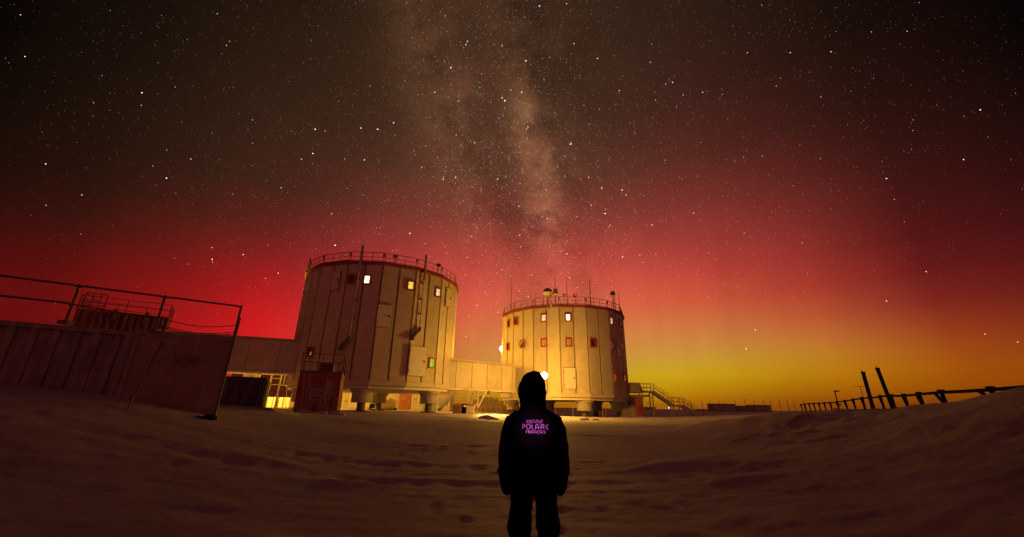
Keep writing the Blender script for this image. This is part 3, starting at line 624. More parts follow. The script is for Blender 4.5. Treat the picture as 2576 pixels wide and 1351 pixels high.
hl = LT.c+LT.dir(113)*9.75; hl.z = 9.2
wall_lamp(hl, 'lamp on the hidden right side of the taller tower facing the right tower', 3400, .22, tuple(-LT.dir(113)*.7))
def under_flood():
    p = Vector((-2.6, 50.0, 3.12)); o = empty('floodlight', p, 'small dark floodlight under the lit walkway throwing a yellow pool on the snow', 'lamp', 'lit yellow lamps of the station')
    MB().box((0, 0, 0), (.34, .22, .24), Matrix.Rotation(R_(-35), 3, 'X')).build('housing', M['dsteel'], o); MB().bar((0, .05, .1), (0, .1, .3), .06).build('bracket', M['dsteel'], o)
    l = bpy.data.lights.new('flood_beam', 'SPOT'); l.energy = 6000; l.color = (1, .58, .10); l.spot_size = R_(58); l.spot_blend = .6; l.shadow_soft_size = .1
    q = bpy.data.objects.new('flood_beam', l); COL.objects.link(q); q.parent = o; q.location = (0, -.25, -.2); q.rotation_euler = (Vector((-1.6, 46.0, .5))-p).to_track_quat('-Z', 'Y').to_euler()
under_flood()
# lamp on a pole behind the left walkway, and one low under the far side of the left tower
def back_lamp(loc, label, energy):
    g = hgt(loc[0], loc[1]); o = empty('lamp_post', (loc[0], loc[1], g), label, 'lamp', 'lit yellow lamps of the station'); h = loc[2]-g
    MB().tube([(0, 0, -.3), (0, 0, h-.2)], .06, 8).build('pole', M['dsteel'], o)
    m = MB(); m.rings([(0, 0, h+.2*math.sin(R_(a)), .2*math.cos(R_(a)), .2*math.cos(R_(a))) for a in range(-80, 81, 20)], 12); g_ = m.build('globe', M['lamp'], o, True); g_.visible_shadow = False
    lamp_light('lamp_glow', (0, 0, h), o, energy, rad=.2)
back_lamp((-31.6, 52.0, 5.6), 'lamp on a post hidden behind the dark left walkway', 9500)
back_lamp((-30.2, 64.0, 3.2), 'low lamp behind the red container under the left tower', 4500)

# ------------------------------------------------------------------ containers
def corrugate(w, h, pitch=.28, dep=.036):
    """panel in local x (width) by z, facing -y, with trapezoid ribs"""
    n = max(1, int(w/pitch)); p = w/n; xs_ = []
    for k in range(n):
        b = -w/2+k*p; xs_ += [(b, 0), (b+p*.34, 0), (b+p*.5, dep), (b+p*.84, dep)]
    xs_.append((w/2, 0)); m = MB()
    m.v = [(x, y, z) for z in (0, h) for x, y in xs_]; k = len(xs_); m.f = [(i, i+1, k+i+1, k+i) for i in range(k-1)]
    j = len(m.v); m.v += [(-w/2, .06, 0), (w/2, .06, 0), (w/2, .06, h), (-w/2, .06, h)]; m.f.append((j+3, j+2, j+1, j)); return m
def container(loc, rz, L, paint, label, end='door', H=2.6, Wd=2.44, bars=None, group=None, name='shipping_container', side_paint=None, smooth=False):
    o = empty(name, loc, label, 'container', group, rz); p = M[paint]; sp = M[side_paint or paint]
    fr = MB(); t = .13
    for x in (-Wd/2+t/2, Wd/2-t/2):
        for y in (t/2, L-t/2): fr.box((x, y, H/2), (t, t, H))
        for z in (t/2, H-t/2): fr.box((x, L/2, z), (t-.004, L-2*t, t-.004))
    for y in (t/2, L-t/2):
        for z in (t/2, H-t/2): fr.box((0, y, z), (Wd-2*t, t-.006, t))
    fr.build('frame', p, o)
    hw, hh = Wd-2*t, H-2*t
    def put(m, nm, mx, mt): q = m.build(nm, mt, o); q.matrix_basis = mx; return q
    T = Matrix.Translation; RZ = lambda a: Matrix.Rotation(R_(a), 4, 'Z')
    put(corrugate(L-2*t, hh), 'side_panel', T((Wd/2-.03, L/2, t)) @ RZ(90), sp)
    put(corrugate(L-2*t, hh), 'side_panel', T((-Wd/2+.03, L/2, t)) @ RZ(-90), sp)
    put(corrugate(hw, hh), 'end_panel', T((0, L-.03, t)) @ RZ(180), p)
    r = MB(); r.box((0, L/2, H-.05), (Wd-2*t+.02, L-2*t+.02, .05)); r.build('roof_panel', p, o)
    if end == 'door':
        for s in (-1, 1):
            dm = MB(); dm.box((s*hw/4, .06, H/2), (hw/2-.02, .07, hh-.01)); dr = dm.build('door', p, o)
            for q in (.28, .72):
                x = s*hw/2*q; b = MB(); b.tube([(x, 0.0, t+.02), (x, 0.0, H-t-.02)], .022, 8)
                for z in (t+.15, H/2, H-t-.15): b.box((x, .012, z), (.10, .03, .07))
                b.build('locking_bar', M[bars or 'steel'], dr)
            for z in (.45, 1.0, 1.6, 2.15): MB().box((s*(hw/2-.03), .018, z), (.1, .03, .14)).build('hinge', p, dr)
    else:
        put(corrugate(hw, hh), 'end_panel', T((0, .03, t)), p) if not smooth else MB().box((0, .06, H/2), (hw, .06, hh)).build('end_panel', p, o)
    return o
def text_mesh(s, size, loc, parent, m, name='lettering', rx=90, rz=0, ext=.004):
    cu = bpy.data.curves.new(name, 'FONT'); cu.body = s; cu.size = size; cu.align_x = 'CENTER'; cu.align_y = 'CENTER'; cu.extrude = ext; cu.materials.append(m)
    o = bpy.data.objects.new(name, cu); COL.objects.link(o)
    bpy.context.view_layer.update(); dg = bpy.context.evaluated_depsgraph_get(); me = bpy.data.meshes.new_from_object(o.evaluated_get(dg)); bpy.data.objects.remove(o)
    me.materials.clear(); me.materials.append(m)
    q = link(name, me, parent); q.location = loc; q.rotation_euler = (R_(rx), 0, R_(rz)); return q
# red container with platform railing
def red_container():
    a = at(762, 1034, 26.0); b = at(852, 1034, 26.0); base = 1.0
    cx = (at(768, 940, 26).x+at(852, 942, 26).x)/2
    rz = math.atan2(0, 1)+R_(-8)
    o = container((cx-.05, 26.0, .80), R_(20), 6.06, 'redcont', 'red shipping container with white frost streaks and a roof railing, below the taller tower', 'corr', group=None, smooth=True)
    H = 2.6
    for x, w, z0, z1 in ((-.64, .045, .25, 2.2), (-.44, .04, .2, 2.12), (.48, .06, .45, 2.2), (.66, .075, .30, 2.25), (.83, .04, 1.2, 2.2), (-.80, .025, .25, 1.5), (-.54, .02, .2, .9)):
        m = MB(); zs = np.linspace(z0, z1, 23); m.v = []
        for z in zs:
            ww = w*(.45+.9*random.random()); jx = x+random.uniform(-.02, .02); m.v += [(jx-ww, .012, z), (jx-ww*.5, -.012, z), (jx+ww*.5, -.012, z), (jx+ww, .012, z)]
        for i in range(22):
            for k in range(3): m.f.append((i*4+k, i*4+k+1, i*4+k+5, i*4+k+4))
        m.build('frost_streak', M['frost'], o, True)
    pl = MB(); pl.box((-.02, .012, 1.42), (.84, .03, .50)); po = pl.build('number_plate', M['plate'], o); text_mesh('F218', .34, (-.02, -.006, 1.42), po, M['ink'])
    pl = MB(); pl.box((-.02, .012, .93), (.46, .03, .26)); po = pl.build('number_plate', M['plate'], o); text_mesh('1021', .18, (-.02, -.006, .93), po, M['ink'])
    dk = MB(); dk.box((0, 3.03, H+.07), (2.5, 6.1, .10)); dk.build('roof_deck', M['dsteel'], o)
    for p, q in (((-1.2, .05), (1.2, .05)), ((1.2, .05), (1.2, 5.9)), ((-1.2, .05), (-1.2, 5.9))):
        p, q = Vector((*p, H+.1)), Vector((*q, H+.1)); n = 2 if p.x != q.x else 4; m = MB()
        for z in (.55, 1.08): m.bar(p+Vector((0, 0, z)), q+Vector((0, 0, z)), .045)
        for k in range(n+1): c = p.lerp(q, k/n); m.bar(c, c+Vector((0, 0, 1.08)), .04)
        m.build('railing', M['dredcont'], o)
    m = MB(); m.box((.1, 2.2, H+.45), (.9, .9, .62)); m.build('roof_box', M['dredcont'], o)
    m = MB(); m.box((.95, 1.0, H+.5), (.16, .16, .72)); m.build('roof_post', M['frost'], o)
red_container()
# dark blue container by the left walkway
cb = (at(592, 948, 26).x+at(653, 948, 26).x)/2
container((cb-.33, 26.2, .92), R_(27.5), 6.06, 'bluecont', 'dark blue corrugated container drifted in beside the red container', 'corr', H=2.2)
bx_ = MB()
# yard containers left: pale smooth one with railing, grey corrugated one, dark red one stacked behind
A = Vector((-9.12, 13.2)); dv = Vector((-.806, -.592)); nb = Vector((-.592, .806))
rzA = math.atan2(nb.y, nb.x)-math.pi/2
cA = A+dv*1.22
oA = container((cA.x, cA.y, .96), rzA, 6.06, 'pinkcont', 'faded smooth-ended container at the right end of the left yard wall', 'corr', H=2.6, smooth=True)
text_mesh('F20', .42, (.15, .0, 1.75), oA, mat('faded_lettering', (.19, .15, .15), .7, .2), ext=.012)
def long_container():
    c = A+dv*2.445; o = empty('shipping_container', (c.x, c.y, .96), 'long frosted grey corrugated container on its side along the left edge', 'container', None, rzA)
    L = 12.19; H = 2.52
    m = corrugate(L, H-.26, .40, .10); q = m.build('side_panel', M['greycont'], o); q.matrix_basis = Matrix.Translation((-L/2, .03, .13))
    fr = MB()
    for z in (.065, H-.065): fr.box((-L/2, .05, z), (L-.3, .16, .13))
    for x in (-.075, -L+.075): fr.box((x, .05, H/2), (.15, .17, H))
    fr.build('frame', M['greycont'], o)
    b = MB(); b.box((-L/2, 1.3, H/2), (L-.02, 2.3, H-.06)); b.build('body_shell', M['greycont'], o)
    return o
long_container()
def yard_railing():
    z = 3.60; o = empty('guard_railing', (A.x, A.y, 0), 'steel pipe railing with bent post along the left container tops', 'railing')
    B = A.copy(); pts = [at(607, 775, 13.2), at(418, 752, 13.2*.93), at(203, 725, 10.9)]
    def top(u, v, s): q = A+dv*s; return None
    for s in (.02, 2.02, 3.90, 6.3):
        q = A+dv*s; lean = Vector((nb.x, nb.y, 0))*0
        t = MB(); b = Vector((q.x-A.x, q.y-A.y, 3.53 if s > .1 else 1.0)); tt = Vector((q.x-A.x, q.y-A.y, 4.66)); t.tube([b, tt], .036, 8); po = t.build('post', M['dsteel'], o)
        if s > .1: MB().box(b+Vector((0, 0, .04)), (.26, .2, .1)).build('base_plate', M['dsteel'], po)
    for s0, s1 in ((.02, 2.02), (2.02, 3.90), (3.90, 6.3), (6.3, 9.5)):
        a, b = A+dv*s0-A, A+dv*s1-A
        for z in ((4.62,) if s0 < 1 else (4.62, 4.10)):
            if s0 < 3 and z < 4.5: m = MB().tube([(*a, 3.95), ((a.x+b.x)/2, (a.y+b.y)/2, 3.99), (*b, 4.08)], .022, 6)
            else: m = MB().tube([(*a, z-.04), (a.x+(b.x-a.x)*.05, a.y+(b.y-a.y)*.05, z), (a.x+(b.x-a.x)*.95, a.y+(b.y-a.y)*.95, z), (*b, z-.04)], .030, 8)
            m.build('rail', M['dsteel'], o)
    for k, zz in enumerate((3.98, 3.78, 3.74)):
        m = MB(); pts = [(a0 := (A+dv*(2.06-2.04*t)-A)) and (a0.x+nb.x*.02*k, a0.y+nb.y*.02*k, zz-.16*math.sin(math.pi*t)-(.02*k*t)) for t in np.linspace(0, 1, 9)]; m.tube(pts, .012, 5); m.build('wire', M['dsteel'], o)
yard_railing()
def stacked_container():
    # dark red container standing further back and higher, with its own roof railing
    k = 1.3; p1 = at(424, 799, 25*k); zt = p1.z; p0 = Vector((-25.117*k, 22.62*k, 0)); d = Vector((p1.x-p0.x, p1.y-p0.y, 0)); L = d.length; d.normalize()
    zb = 1.5; H = zt-zb
    o = empty('shipping_container', (p1.x, p1.y, zb), 'tall dark red container stack with roof railing standing behind the left yard wall', 'container', None, math.atan2(d.y, d.x))
    m = corrugate(L, H-.1, .42, .06); q = m.build('side_panel', M['dredcont'], o); q.matrix_basis = Matrix.Translation((-L/2, 0, 0))
    b = MB(); b.box((-L/2, 1.28, H/2-.05), (L-.02, 2.4, H-.12)); b.build('body_shell', M['dredcont'], o)
    fr = MB(); fr.box((-L/2, .03, H-.03), (L+.1, .16, .12)); fr.box((-.05, 1.25, H-.03), (.14, 2.4, .12)); fr.build('top_frame', M['redcont'], o)
    for p, q, n_ in (((-L, 0), (0, 0), 2), ((0, 0), (0, 2.4), 3), ((-L, 2.4), (0, 2.4), 3), ((-L, 0), (-L, 2.4), 4)):
        p, q = Vector((*p, H+.02)), Vector((*q, H+.02)); m = MB()
        for z in (.52, 1.02): m.bar(p+Vector((0, 0, z)), q+Vector((0, 0, z)), .04)
        for k in range(n_+1): c = p.lerp(q, k/n_); m.bar(c, c+Vector((0, 0, 1.02)), .045)
        m.build('railing', M['dsteel'], o)
    m = MB(); a, b_ = Vector((-L+.2, .1, H+.02)), Vector((-L+1.4, .1, H+.02))
    for c in (a, b_, a.lerp(b_, .35), a.lerp(b_, .7)): m.bar(c, c+Vector((0, 0, 1.25)), .06)
    m.bar(a+Vector((0, 0, 1.2)), b_+Vector((0, 0, .3)), .05); m.bar(a+Vector((0, 0, 1.25)), b_+Vector((0, 0, 1.25)), .06); m.bar(a+Vector((0, 0, .3)), b_+Vector((0, 0, .3)), .05)
    m.build('ladder_gate', M['dsteel'], o)
    for x in (-3.2, -1.35): MB().box((x, -.08, H-.25), (.26, .12, .95)).build('bracket', M['dsteel'], o)
stacked_container()
def loose_ropes():
    q0 = at(605, 800, 13.1); q1 = at(538, 1058, 12.2)
    o = MB().tube([q0, q0.lerp(q1, .5)+Vector((0, 0, -.03)), q1], .02, 6).build('guy_rope', M['dsteel']); tag(o, 'thin guy rope slanting down the pale container corner to the snow', 'rope')
    q0 = at(408, 860, 12.2); q1 = at(312, 1045, 10.2)
    o = MB().tube([q0, q0.lerp(q1, .5), q1], .018, 6).build('guy_rope', M['dsteel']); tag(o, 'guy rope in front of the joint between the left containers', 'rope')
    p = at(515, 1063, 12.0); g = float(full_h(np.array([p.x]), np.array([p.y]))[0]); m = MB(); m.box((0, 0, .0), (.5, .2, .10)); m.box((.08, .02, .07), (.22, .14, .05)); o = m.build('anchor_block', M['black']); o.location = (p.x, p.y, g+.02); tag(o, 'small black anchor block half buried in snow below the pale container', 'block')
loose_ropes()

# row of containers under and beyond the left tower
row = [('whitecont','white'),('whitecont','white'),('whitecont','white'),('greencont','green and white'),('whitecont','white'),('orangecont','orange red'),('whitecont','white'),('greencont','green striped'),('whitecont','white')]
names = ['white container seen just right of the red container, leftmost of the far row', 'white container brightly lit beside the nearest tower leg drum', 'white container behind the nearest drum leg, third of the far row', 'green and white container behind the tarp-covered machine', 'white container directly right of the green and white one', 'orange red container in the middle of the far row', 'pale container right of the orange red one in the far row', 'green striped container in the far row near the second leg', 'rightmost white container of the far row by the metal stairs']
for k, (p, nm) in enumerate(row):
    u = 862+k*31.5; yb = 80-.6*k; q = at(u, 1020, yb); g = hgt(q.x, yb)
    co = container((q.x, yb, g-.05), R_(11-k*1.2), 6.06, p, names[k], 'door', H=2.75, bars='dsteel', group='far row of containers under the left tower')
    for (x, z, w, h) in ((-.5, 1.9, .55, .35), (.55, 1.3, .4, .6)): MB().box((x, -.005+.02, z), (w, .012, h)).build('marking', M['steel'] if k % 2 else M['drum'], co)
# second layer roof loads on the row
for k, (u, c, lb) in enumerate(((1040, 'dredcont', 'dark red box on top of the orange red far container'), (1075, 'wood', 'brown crate load on top of the far container row'))):
    q = at(u, 990, 79); m = MB(); m.box((0, 0, .3), (2.2, 3, .6)); m.box((.2, 0, .75), (1.3, 2, .3)); o = m.build('roof_crate', M[c]); o.location = (q.x, 79, hgt(q.x, 79)+2.69); tag(o, lb, 'crate')
# tarp covered machine
def machine():
    q = at(968, 1028, 62); g = hgt(q.x, q.y); o = empty('covered_snow_vehicle', (q.x, q.y, g), 'low dark machine under a snow-topped tarp below the left tower', 'vehicle')
    m = MB(); m.rings([(0, 0, .1, 1.5, .7), (0, 0, .5, 1.6, .75), (.55, 0, .85, 1.05, .6), (.75, 0, 1.25, .75, .45), (.8, 0, 1.5, .45, .3), (.85, 0, 1.55, .2, .15)], 16); m.build('tarp', M['wood'], o, True)
    m = MB(); m.rings([(-1.6, 0, .25, .7, .5), (-1.7, 0, .75, .62, .45), (-1.6, 0, .86, .4, .3)], 12); m.build('nose', M['black'], o, True)
    for y in (-.45, .45): MB().tube([(-2.4, y, .35), (-2.1, y, .1), (-.2, y, .06)], .07, 6).build('ski', M['black'], o)
    MB().box((.9, 0, .15), (1.6, .5, .3)).build('track', M['black'], o)
machine()
# lit crates and wall behind, seen below the left walkway
def behind_left():
    q0 = at(668, 940, 108); g = hgt(q0.x, 108)
    o = empty('storage_shed', (q0.x-8, 108, g-.3), 'red brown storage shed wall seen under the left walkway', 'shed')
    for k in range(7): MB().box((k*3.0+.8, 0, 5.0), (2.96, .12, 10)).build('wall_board', M['wallr'], o)
    MB().box((9.8, 2.6, 4.98), (20.8, 5, 9.9)).build('shed_body', M['wallr'], o)
    MB().box((9.8, 2.5, 10.1), (21.4, 5.6, .12)).build('roof', M['frost'], o)
    for k, (u, w) in enumerate(((692, 1.5), (718, 1.9))):
        q = at(u, 1010, 54); g = hgt(q.x, 54); o = empty('pallet_crate', (q.x, 54, g-.02), ['smaller pale crate on lit snow under the left walkway', 'larger pale crate beside the left tower leg, lit yellow'][k], 'crate', 'lit crates behind the left tower')
        MB().box((0, 0, .78), (w, 1.1, 1.2)).build('crate_body', M['whitecont'], o)
        for x in (-w/2+.06, 0, w/2-.06): MB().box((x, -.57, .78), (.10, .05, 1.2)).build('batten', M['wood'], o)
        MB().box((0, 0, .09), (w+.1, 1.2, .14)).build('pallet', M['wood'], o)
    # access ladder frame standing by the walkway
    q = at(668, 1010, 46); g = hgt(q.x, 46); o = empty('access_ladder', (q.x, 46, g), 'pale ladder frame catching light beneath the left walkway', 'ladder'); m = MB()
    for x in (0, 1.1): m = MB(); m.bar((x, 0, 0), (x+.12, 0, 3.9), .12); m.build('stile', M['hatch'], o)
    for z in (2.45, 3.1, 3.7): MB().bar((.06, 0, z), (1.15, 0, z), .08).build('rung', M['hatch'], o)
    for x in (1.55, 2.0, 2.2): MB().bar((x, 0, 2.4), (x+.08, 0, 3.9), .07).build('upright', M['hatch'], o)
    MB().bar((1.1, 0, 2.4), (2.25, 0, 2.38), .1).build('foot_bar', M['hatch'], o)
    q = at(651, 960, 44); o = empty('wall_cabinet', (at(632, 940, 44).x, 44, 3.3), 'lit yellow cabinet hanging under the left walkway', 'cabinet'); MB().box((0, 0, .65), (1.1, .8, 1.15)).build('body', M['whitecont'], o); MB().box((0, -.42, .65), (.95, .04, 1.0)).build('door', M['hatch'], o)
behind_left()

# ------------------------------------------------------------------ stairs helper
def stair_flight(o, a, b, width, wdir, n, m='steel', rail=True):
    a, b = Vector(a), Vector(b); wd = Vector(wdir).normalized()*width/2; up = Vector((0, 0, 1))
    for s in (-1, 1): MB().bar(a+wd*s, b+wd*s, .08, .26).build('stringer', M[m], o)
    for k in range(n):
        c = a.lerp(b, (k+.5)/n); d = Vector((b.x-a.x, b.y-a.y, 0)).normalized()
        MB().bar(c-wd*.96, c+wd*.96, .24, .05, up=up).build('tread', M[m], o)
    if rail:
        for s in (-1, 1):
            r = MB()
            for h in (.55, 1.05): r.bar(a+wd*s+up*h, b+wd*s+up*h, .05)
            nn = max(2, int((b-a).length/1.3))
            for k in range(nn+1): c = a.lerp(b, k/nn)+wd*s; r.bar(c, c+up*1.05, .05)
            r.build('handrail', M[m], o)
def landing(o, p, q, width, wdir, zg, m='steel', legs=True, brace=False):
    p, q = Vector(p), Vector(q); wd = Vector(wdir).normalized()*width/2; up = Vector((0, 0, 1))
    MB().bar(p, q, width, .22).build('platform', M[m], o)
    for s in (-1, 1):
        r = MB()
        for h in (.55, 1.05): r.bar(p+wd*s+up*h, q+wd*s+up*h, .05)
        for k in (0, .5, 1): c = p.lerp(q, k)+wd*s; r.bar(c, c+up*1.05, .06)
        r.build('handrail', M[m], o)
        if legs:
            for f in (.12, .88): c = p.lerp(q, f)+wd*s*.9; MB().bar(c, Vector((c.x, c.y, zg)), .13).build('leg', M[m], o)
    if brace:
        for s in (-1,):
            c0 = p.lerp(q, .12)+wd*s*.9; c1 = p.lerp(q, .88)+wd*s*.9
            zz = lambda c, z: Vector((c.x, c.y, z)); MB().bar(zz(c0, p.z-.6), zz(c1, zg+1.0), .035).bar(zz(c1, p.z-.6), zz(c0, zg+1.0), .035).bar(zz(c0, zg+.9), zz(c1, zg+.9), .1).build('cross_brace', M[m], o)
def right_stairs():
    y = 57; g = hgt(20, 57); o = empty('metal_stairs', (17.6, y, g), 'dark metal outdoor stairs with two landings right of the right tower', 'stairs'); L = lambda x, z: Vector((x-17.6, 0, z-g)); w = (0, 1, 0)
    landing(o, L(17.6, 3.75), L(19.45, 3.75), 1.3, w, -.2, brace=True)
    stair_flight(o, L(19.45, 3.70), L(22.0, 1.98), 1.2, w, 10)
    landing(o, L(21.7, 1.98), L(23.3, 1.98), 1.3, w, -.2)
    stair_flight(o, L(23.3, 1.95), L(25.4, .55), 1.2, w, 8)
    # annex: platform entrance and red side store under it
    o = empty('entrance_annex', (16.0, 57.6, g), 'low entrance annex on the right side of the right tower, red panels below', 'annex'); L = lambda x, z: Vector((x-16.0, 0, z-g))
    MB().box(L(16.6, 4.25), (1.9, 3.2, 1.25)).build('upper_box', M['pinkcont'], o); m = MB(); m.quad_box([L(17.5, 3.6)+Vector((0, -1.55, 0)), L(17.95, 3.6)+Vector((0, -1.55, 0)), L(17.95, 3.6)+Vector((0, 1.55, 0)), L(17.5, 3.6)+Vector((0, 1.55, 0)), L(17.5, 4.87)+Vector((0, -1.55, 0)), L(17.55, 4.87)+Vector((0, -1.55, 0)), L(17.55, 4.87)+Vector((0, 1.55, 0)), L(17.5, 4.87)+Vector((0, 1.55, 0))]); m.build('canopy_end', M['dredcont'], o)
    MB().box(L(16.9, 3.2), (3.4, 3.4, .28)).build('platform_beam', M['steel'], o)
    for k, x in enumerate((16.95, 17.45)): MB().box(L(x, 1.9)+Vector((0, -1.3+.02*k, 0)), (.46, .12, 2.3)).build('red_panel', M['redcont'], o)
    MB().box(L(16.4, 1.75), (2.6, 2.4, 2.6)).build('store_body', M['pinkcont'], o)
    s = MB(); s.box(L(16.15, 2.25)+Vector((0, -1.26, 0)), (.62, .05, .62)); so = s.build('hazard_sign', M['black'], o); MB().bar(L(15.95, 2.5)+Vector((0, -1.30, 0)), L(16.38, 2.0)+Vector((0, -1.30, 0)), .14, .02, up=Vector((0, 1, 0))).build('sign_stripe', M['plate'], so)
    MB().bar(L(18.35, .0), L(18.2, 2.8), .07).build('loose_post', M['dsteel'], o)
right_stairs()
def walkway_stairs():
    # steel stair tower under the lit walkway
    q = at(1172, 1038, 49); g = hgt(q.x, 49); o = empty('metal_stairs', (q.x, 49, g), 'pale steel stairs and support frame under the lit walkway', 'stairs'); zt = 3.35-g
    F = lambda u, v: at(u, v, 49)-Vector((q.x, 49, g))
    stair_flight(o, F(1150, 984), F(1118, 1028)*Vector((1, 1, 1)) if False else F(1104, 1033), 1.0, (0, 1, 0), 9, 'hatch')
    a = F(1165, 978); b = F(1160, 1010); 
    for k in range(7):
        c = a.lerp(b, k/6); MB().bar(c-Vector((.55, 0, 0)), c+Vector((.55, 0, 0)), .2, .05).build('tread', M['hatch'], o)
    for u0, v0, u1, v1 in ((1152,978,1143,1012),(1180,980,1174,1040),(1191,980,1184,1042),(1204,980,1200,1045),(1196,980,1182,1008),(1224,983,1200,1030),(1183,1003,1200,1003),(1176,1015,1198,1040),(1200,1015,1180,1040)):
        MB().bar(F(u0, v0), F(u1, v1), .13).build('strut', M['hatch'], o)
    # crates below
    for k, (u, w, c, top, lb) in enumerate(((1157, 1.5, 'wood', 'orangecont', 'brown crate with orange lid under the steel stairs'), (1178, 1.35, 'whitecont', 'orangecont', 'pale crate with orange lid and self-glowing handle under the steel stairs'))):
        p = at(u, 1030, 47.8); gg = hgt(p.x, 47.8); oo = empty('lidded_crate', (p.x, 47.8, gg), lb, 'crate', 'lidded crates under the stairs'); MB().box((0, 0, .42), (w, 1, .84)).build('body', M[c], oo); MB().box((0, 0, .94), (w+.04, 1.04, .18)).build('lid', M[top], oo)
        if k: MB().box((-.35, -.54, .80), (.26, .06, .12)).build('handle', M['lit_yellow'], oo)  # handle is no lamp; its brightness is put in as emission
walkway_stairs()
# pallet stacks behind
tops = [1003, 998, 1000, 1001, 1003, 1010, 1019]
lbs = ['leftmost snowy pallet stack behind the steel stairs', 'tallest snowy pallet stack behind the stair struts', 'third snowy pallet stack from the steel stairs', 'middle snowy pallet stack under the lit walkway', 'fifth pallet stack, last of the tall ones', 'shorter pallet stack stepping down toward the tower leg', 'lowest pallet stack beside the right tower drum leg']
for k, vt in enumerate(tops):
    u = 1192+k*13.5; y = 76; q = at(u, 1035, y); g = hgt(q.x, y); top = at(u, vt, y).z; o = empty('pallet_stack', (q.x, y, g-.1), lbs[k], 'pallet stack', 'snowy pallet stacks beyond the walkway'); H = top-g; n = max(3, int(H/.36))
    for j in range(n):
        z = (j+.5)*H/n; jx = random.uniform(-.05, .05)
        MB().box((jx, random.uniform(-.05, .05), z), (.95+random.uniform(-.06, .04), 1.2, H/n-.05)).build('pallet_layer', M['wood'], o)
    m = MB(); m.rings([(0, 0, H-.02, .52, .62), (0, 0, H+.12, .45, .55), (.05, 0, H+.24, .2, .25)], 10); m.build('snow_cap', M['frost'], o, True)
# bamboo marker poles
poles = [(1441,1052,1005,52.5,'thin marker pole in front of the right tower drum leg'),(1516,1051,1008,54,'thin marker pole right of the drum leg under the right tower'),(1524,1050,1018,55,'short marker pole beside the longer one under the right tower'),(1397,1046,1013,56,'thin marker pole left of the drum leg under the right tower'),(701,1008,978,50,'thin marker pole before the shed under the left walkway'),(722,1008,972,50,'marker pole next to the left tower drum'),(946,1042,1008,40,'leaning marker pole before the back drum leg'),(1210,1040,1018,60,'marker pole left of the pallet stacks'),(1257,1040,1012,66,'thin marker pole before the lowest pallet stack')]
for u, v0, v1, y, lb in poles:
    a = at(u, v0, y); b = at(u+random.uniform(-.5, .5), v1, y); g = hgt(a.x, y); o = MB().tube([(0, 0, g-b.z if False else -.1), (b.x-a.x, 0, max(.8, b.z-g))], [.035, .022], 6).build('marker_pole', M['bamboo']); o.location = (a.x, y, g); tag(o, lb, 'pole', 'bamboo marker poles')

# ------------------------------------------------------------------ far horizon
far = [(1813, 54, 1017, 200, 'longest flat building on the far horizon'), (1872, 38, 1022, 230, 'low hump-shaped building on the horizon right of the longest one'), (1907, 44, 1020, 210, 'second low building on the horizon beside the fence end'), (1612, 62, 1025, 190, 'low store seen through the stair legs on the horizon'), (1860, 26, 1025, 260, 'small low hut on the horizon'), (1770, 26, 1030, 280, 'tiny hut left of the longest horizon building')]
for u, w, v, y, lb in far:
    q = at(u, v, y); g = hgt(q.x, y); W = w*y/1060; o = empty('distant_building', (q.x, y, g-.2), lb, 'building', 'low buildings on the horizon'); H = max(.8, q.z-g+.2)
    MB().box((0, 0, H/2), (W, 6, H)).build('wall', M['farb'], o); MB().box((0, 0, H+.1), (W+.6, 6.6, .2)).build('roof', M['dsteel'], o)
for k in range(15):
    u = 1718+k*22+random.uniform(-6, 6); y = 150+random.uniform(-10, 40); q = at(u, 1020, y); g = hgt(q.x, y); top = at(u, 1006+random.uniform(-3, 5), y).z
    o = MB().tube([(0, 0, -.3), (random.uniform(-.1, .1), 0, top-g)], .09, 6).build('marker_pole', M['dsteel']); o.location = (q.x, y, g); tag(o, 'thin dark pole in the far line of poles along the horizon', 'pole', 'far line of thin poles')
def mast(u, v0, v1, y, lb, kind):
    a = at(u, v0, y); b = at(u-(v0-v1)*.30, v1, y); g = hgt(a.x, y); o = empty('lamp_mast' if kind == 0 else 'antenna_mast', (a.x, y, g), lb, 'mast'); t = Vector((a.x-a.x, 0, b.z-g)); MB().tube([(0, 0, -.3), t], .10 if kind == 0 else .05, 6).build('pole', M['dsteel'], o)
    if kind == 0:
        MB().box(t+Vector((.3, 0, 0)), (.8, .3, .2)).build('lamp_head', M['dsteel'], o); MB().box(t+Vector((.2, 0, -t.z*.65)), (.5, .3, .25)).build('junction_box', M['dsteel'], o)
    else: MB().bar(t+Vector((-1.0, 0, 0)), t+Vector((1.0, 0, 0)), .07).build('crossbar', M['dsteel'], o)
mast(2108, 1018, 984, 70, 'lamp mast with a hooked head above the pipeline', 0); mast(2174, 1010, 972, 75, 'thin T-shaped antenna mast beside the two tall posts', 1)
o = empty('blue_lamp', at(1683, 1026, 120), 'tiny blue light glowing on the horizon behind the stairs', 'lamp'); m = MB(); m.rings([(0, 0, .22*math.sin(R_(a)), .22*math.cos(R_(a)), .22*math.cos(R_(a))) for a in range(-80, 81, 20)], 10); m.build('globe', M['lampblue'], o, True); MB().bar((0, 0, -1.4), (0, 0, -.2), .08).build('post', M['dsteel'], o)
# two tall posts
for (u0, v0, u1, v1, lb) in ((2171,937,2194,1018,'left and slightly shorter of two tall leaning dark posts'),(2207,927,2246,1022,'right and taller of two tall leaning dark posts')):
    t = at(u0, v0, 30); b = at(u1, v1, 30); o = empty('tall_post', (b.x, 30, b.z-.15), lb, 'post', 'pair of tall leaning posts'); d = t-b
    MB().bar((0, 0, -.4), d+Vector((0, 0, .15)), .17).build('shaft', M['black'], o); MB().bar(d+Vector((0, 0, .13)), d+Vector((0, 0, .21)), .20).build('cap', M['black'], o); MB().bar(d+Vector((-.05, 0, .2)), d+Vector((-.05, 0, .36)), .03).build('spike', M['black'], o)
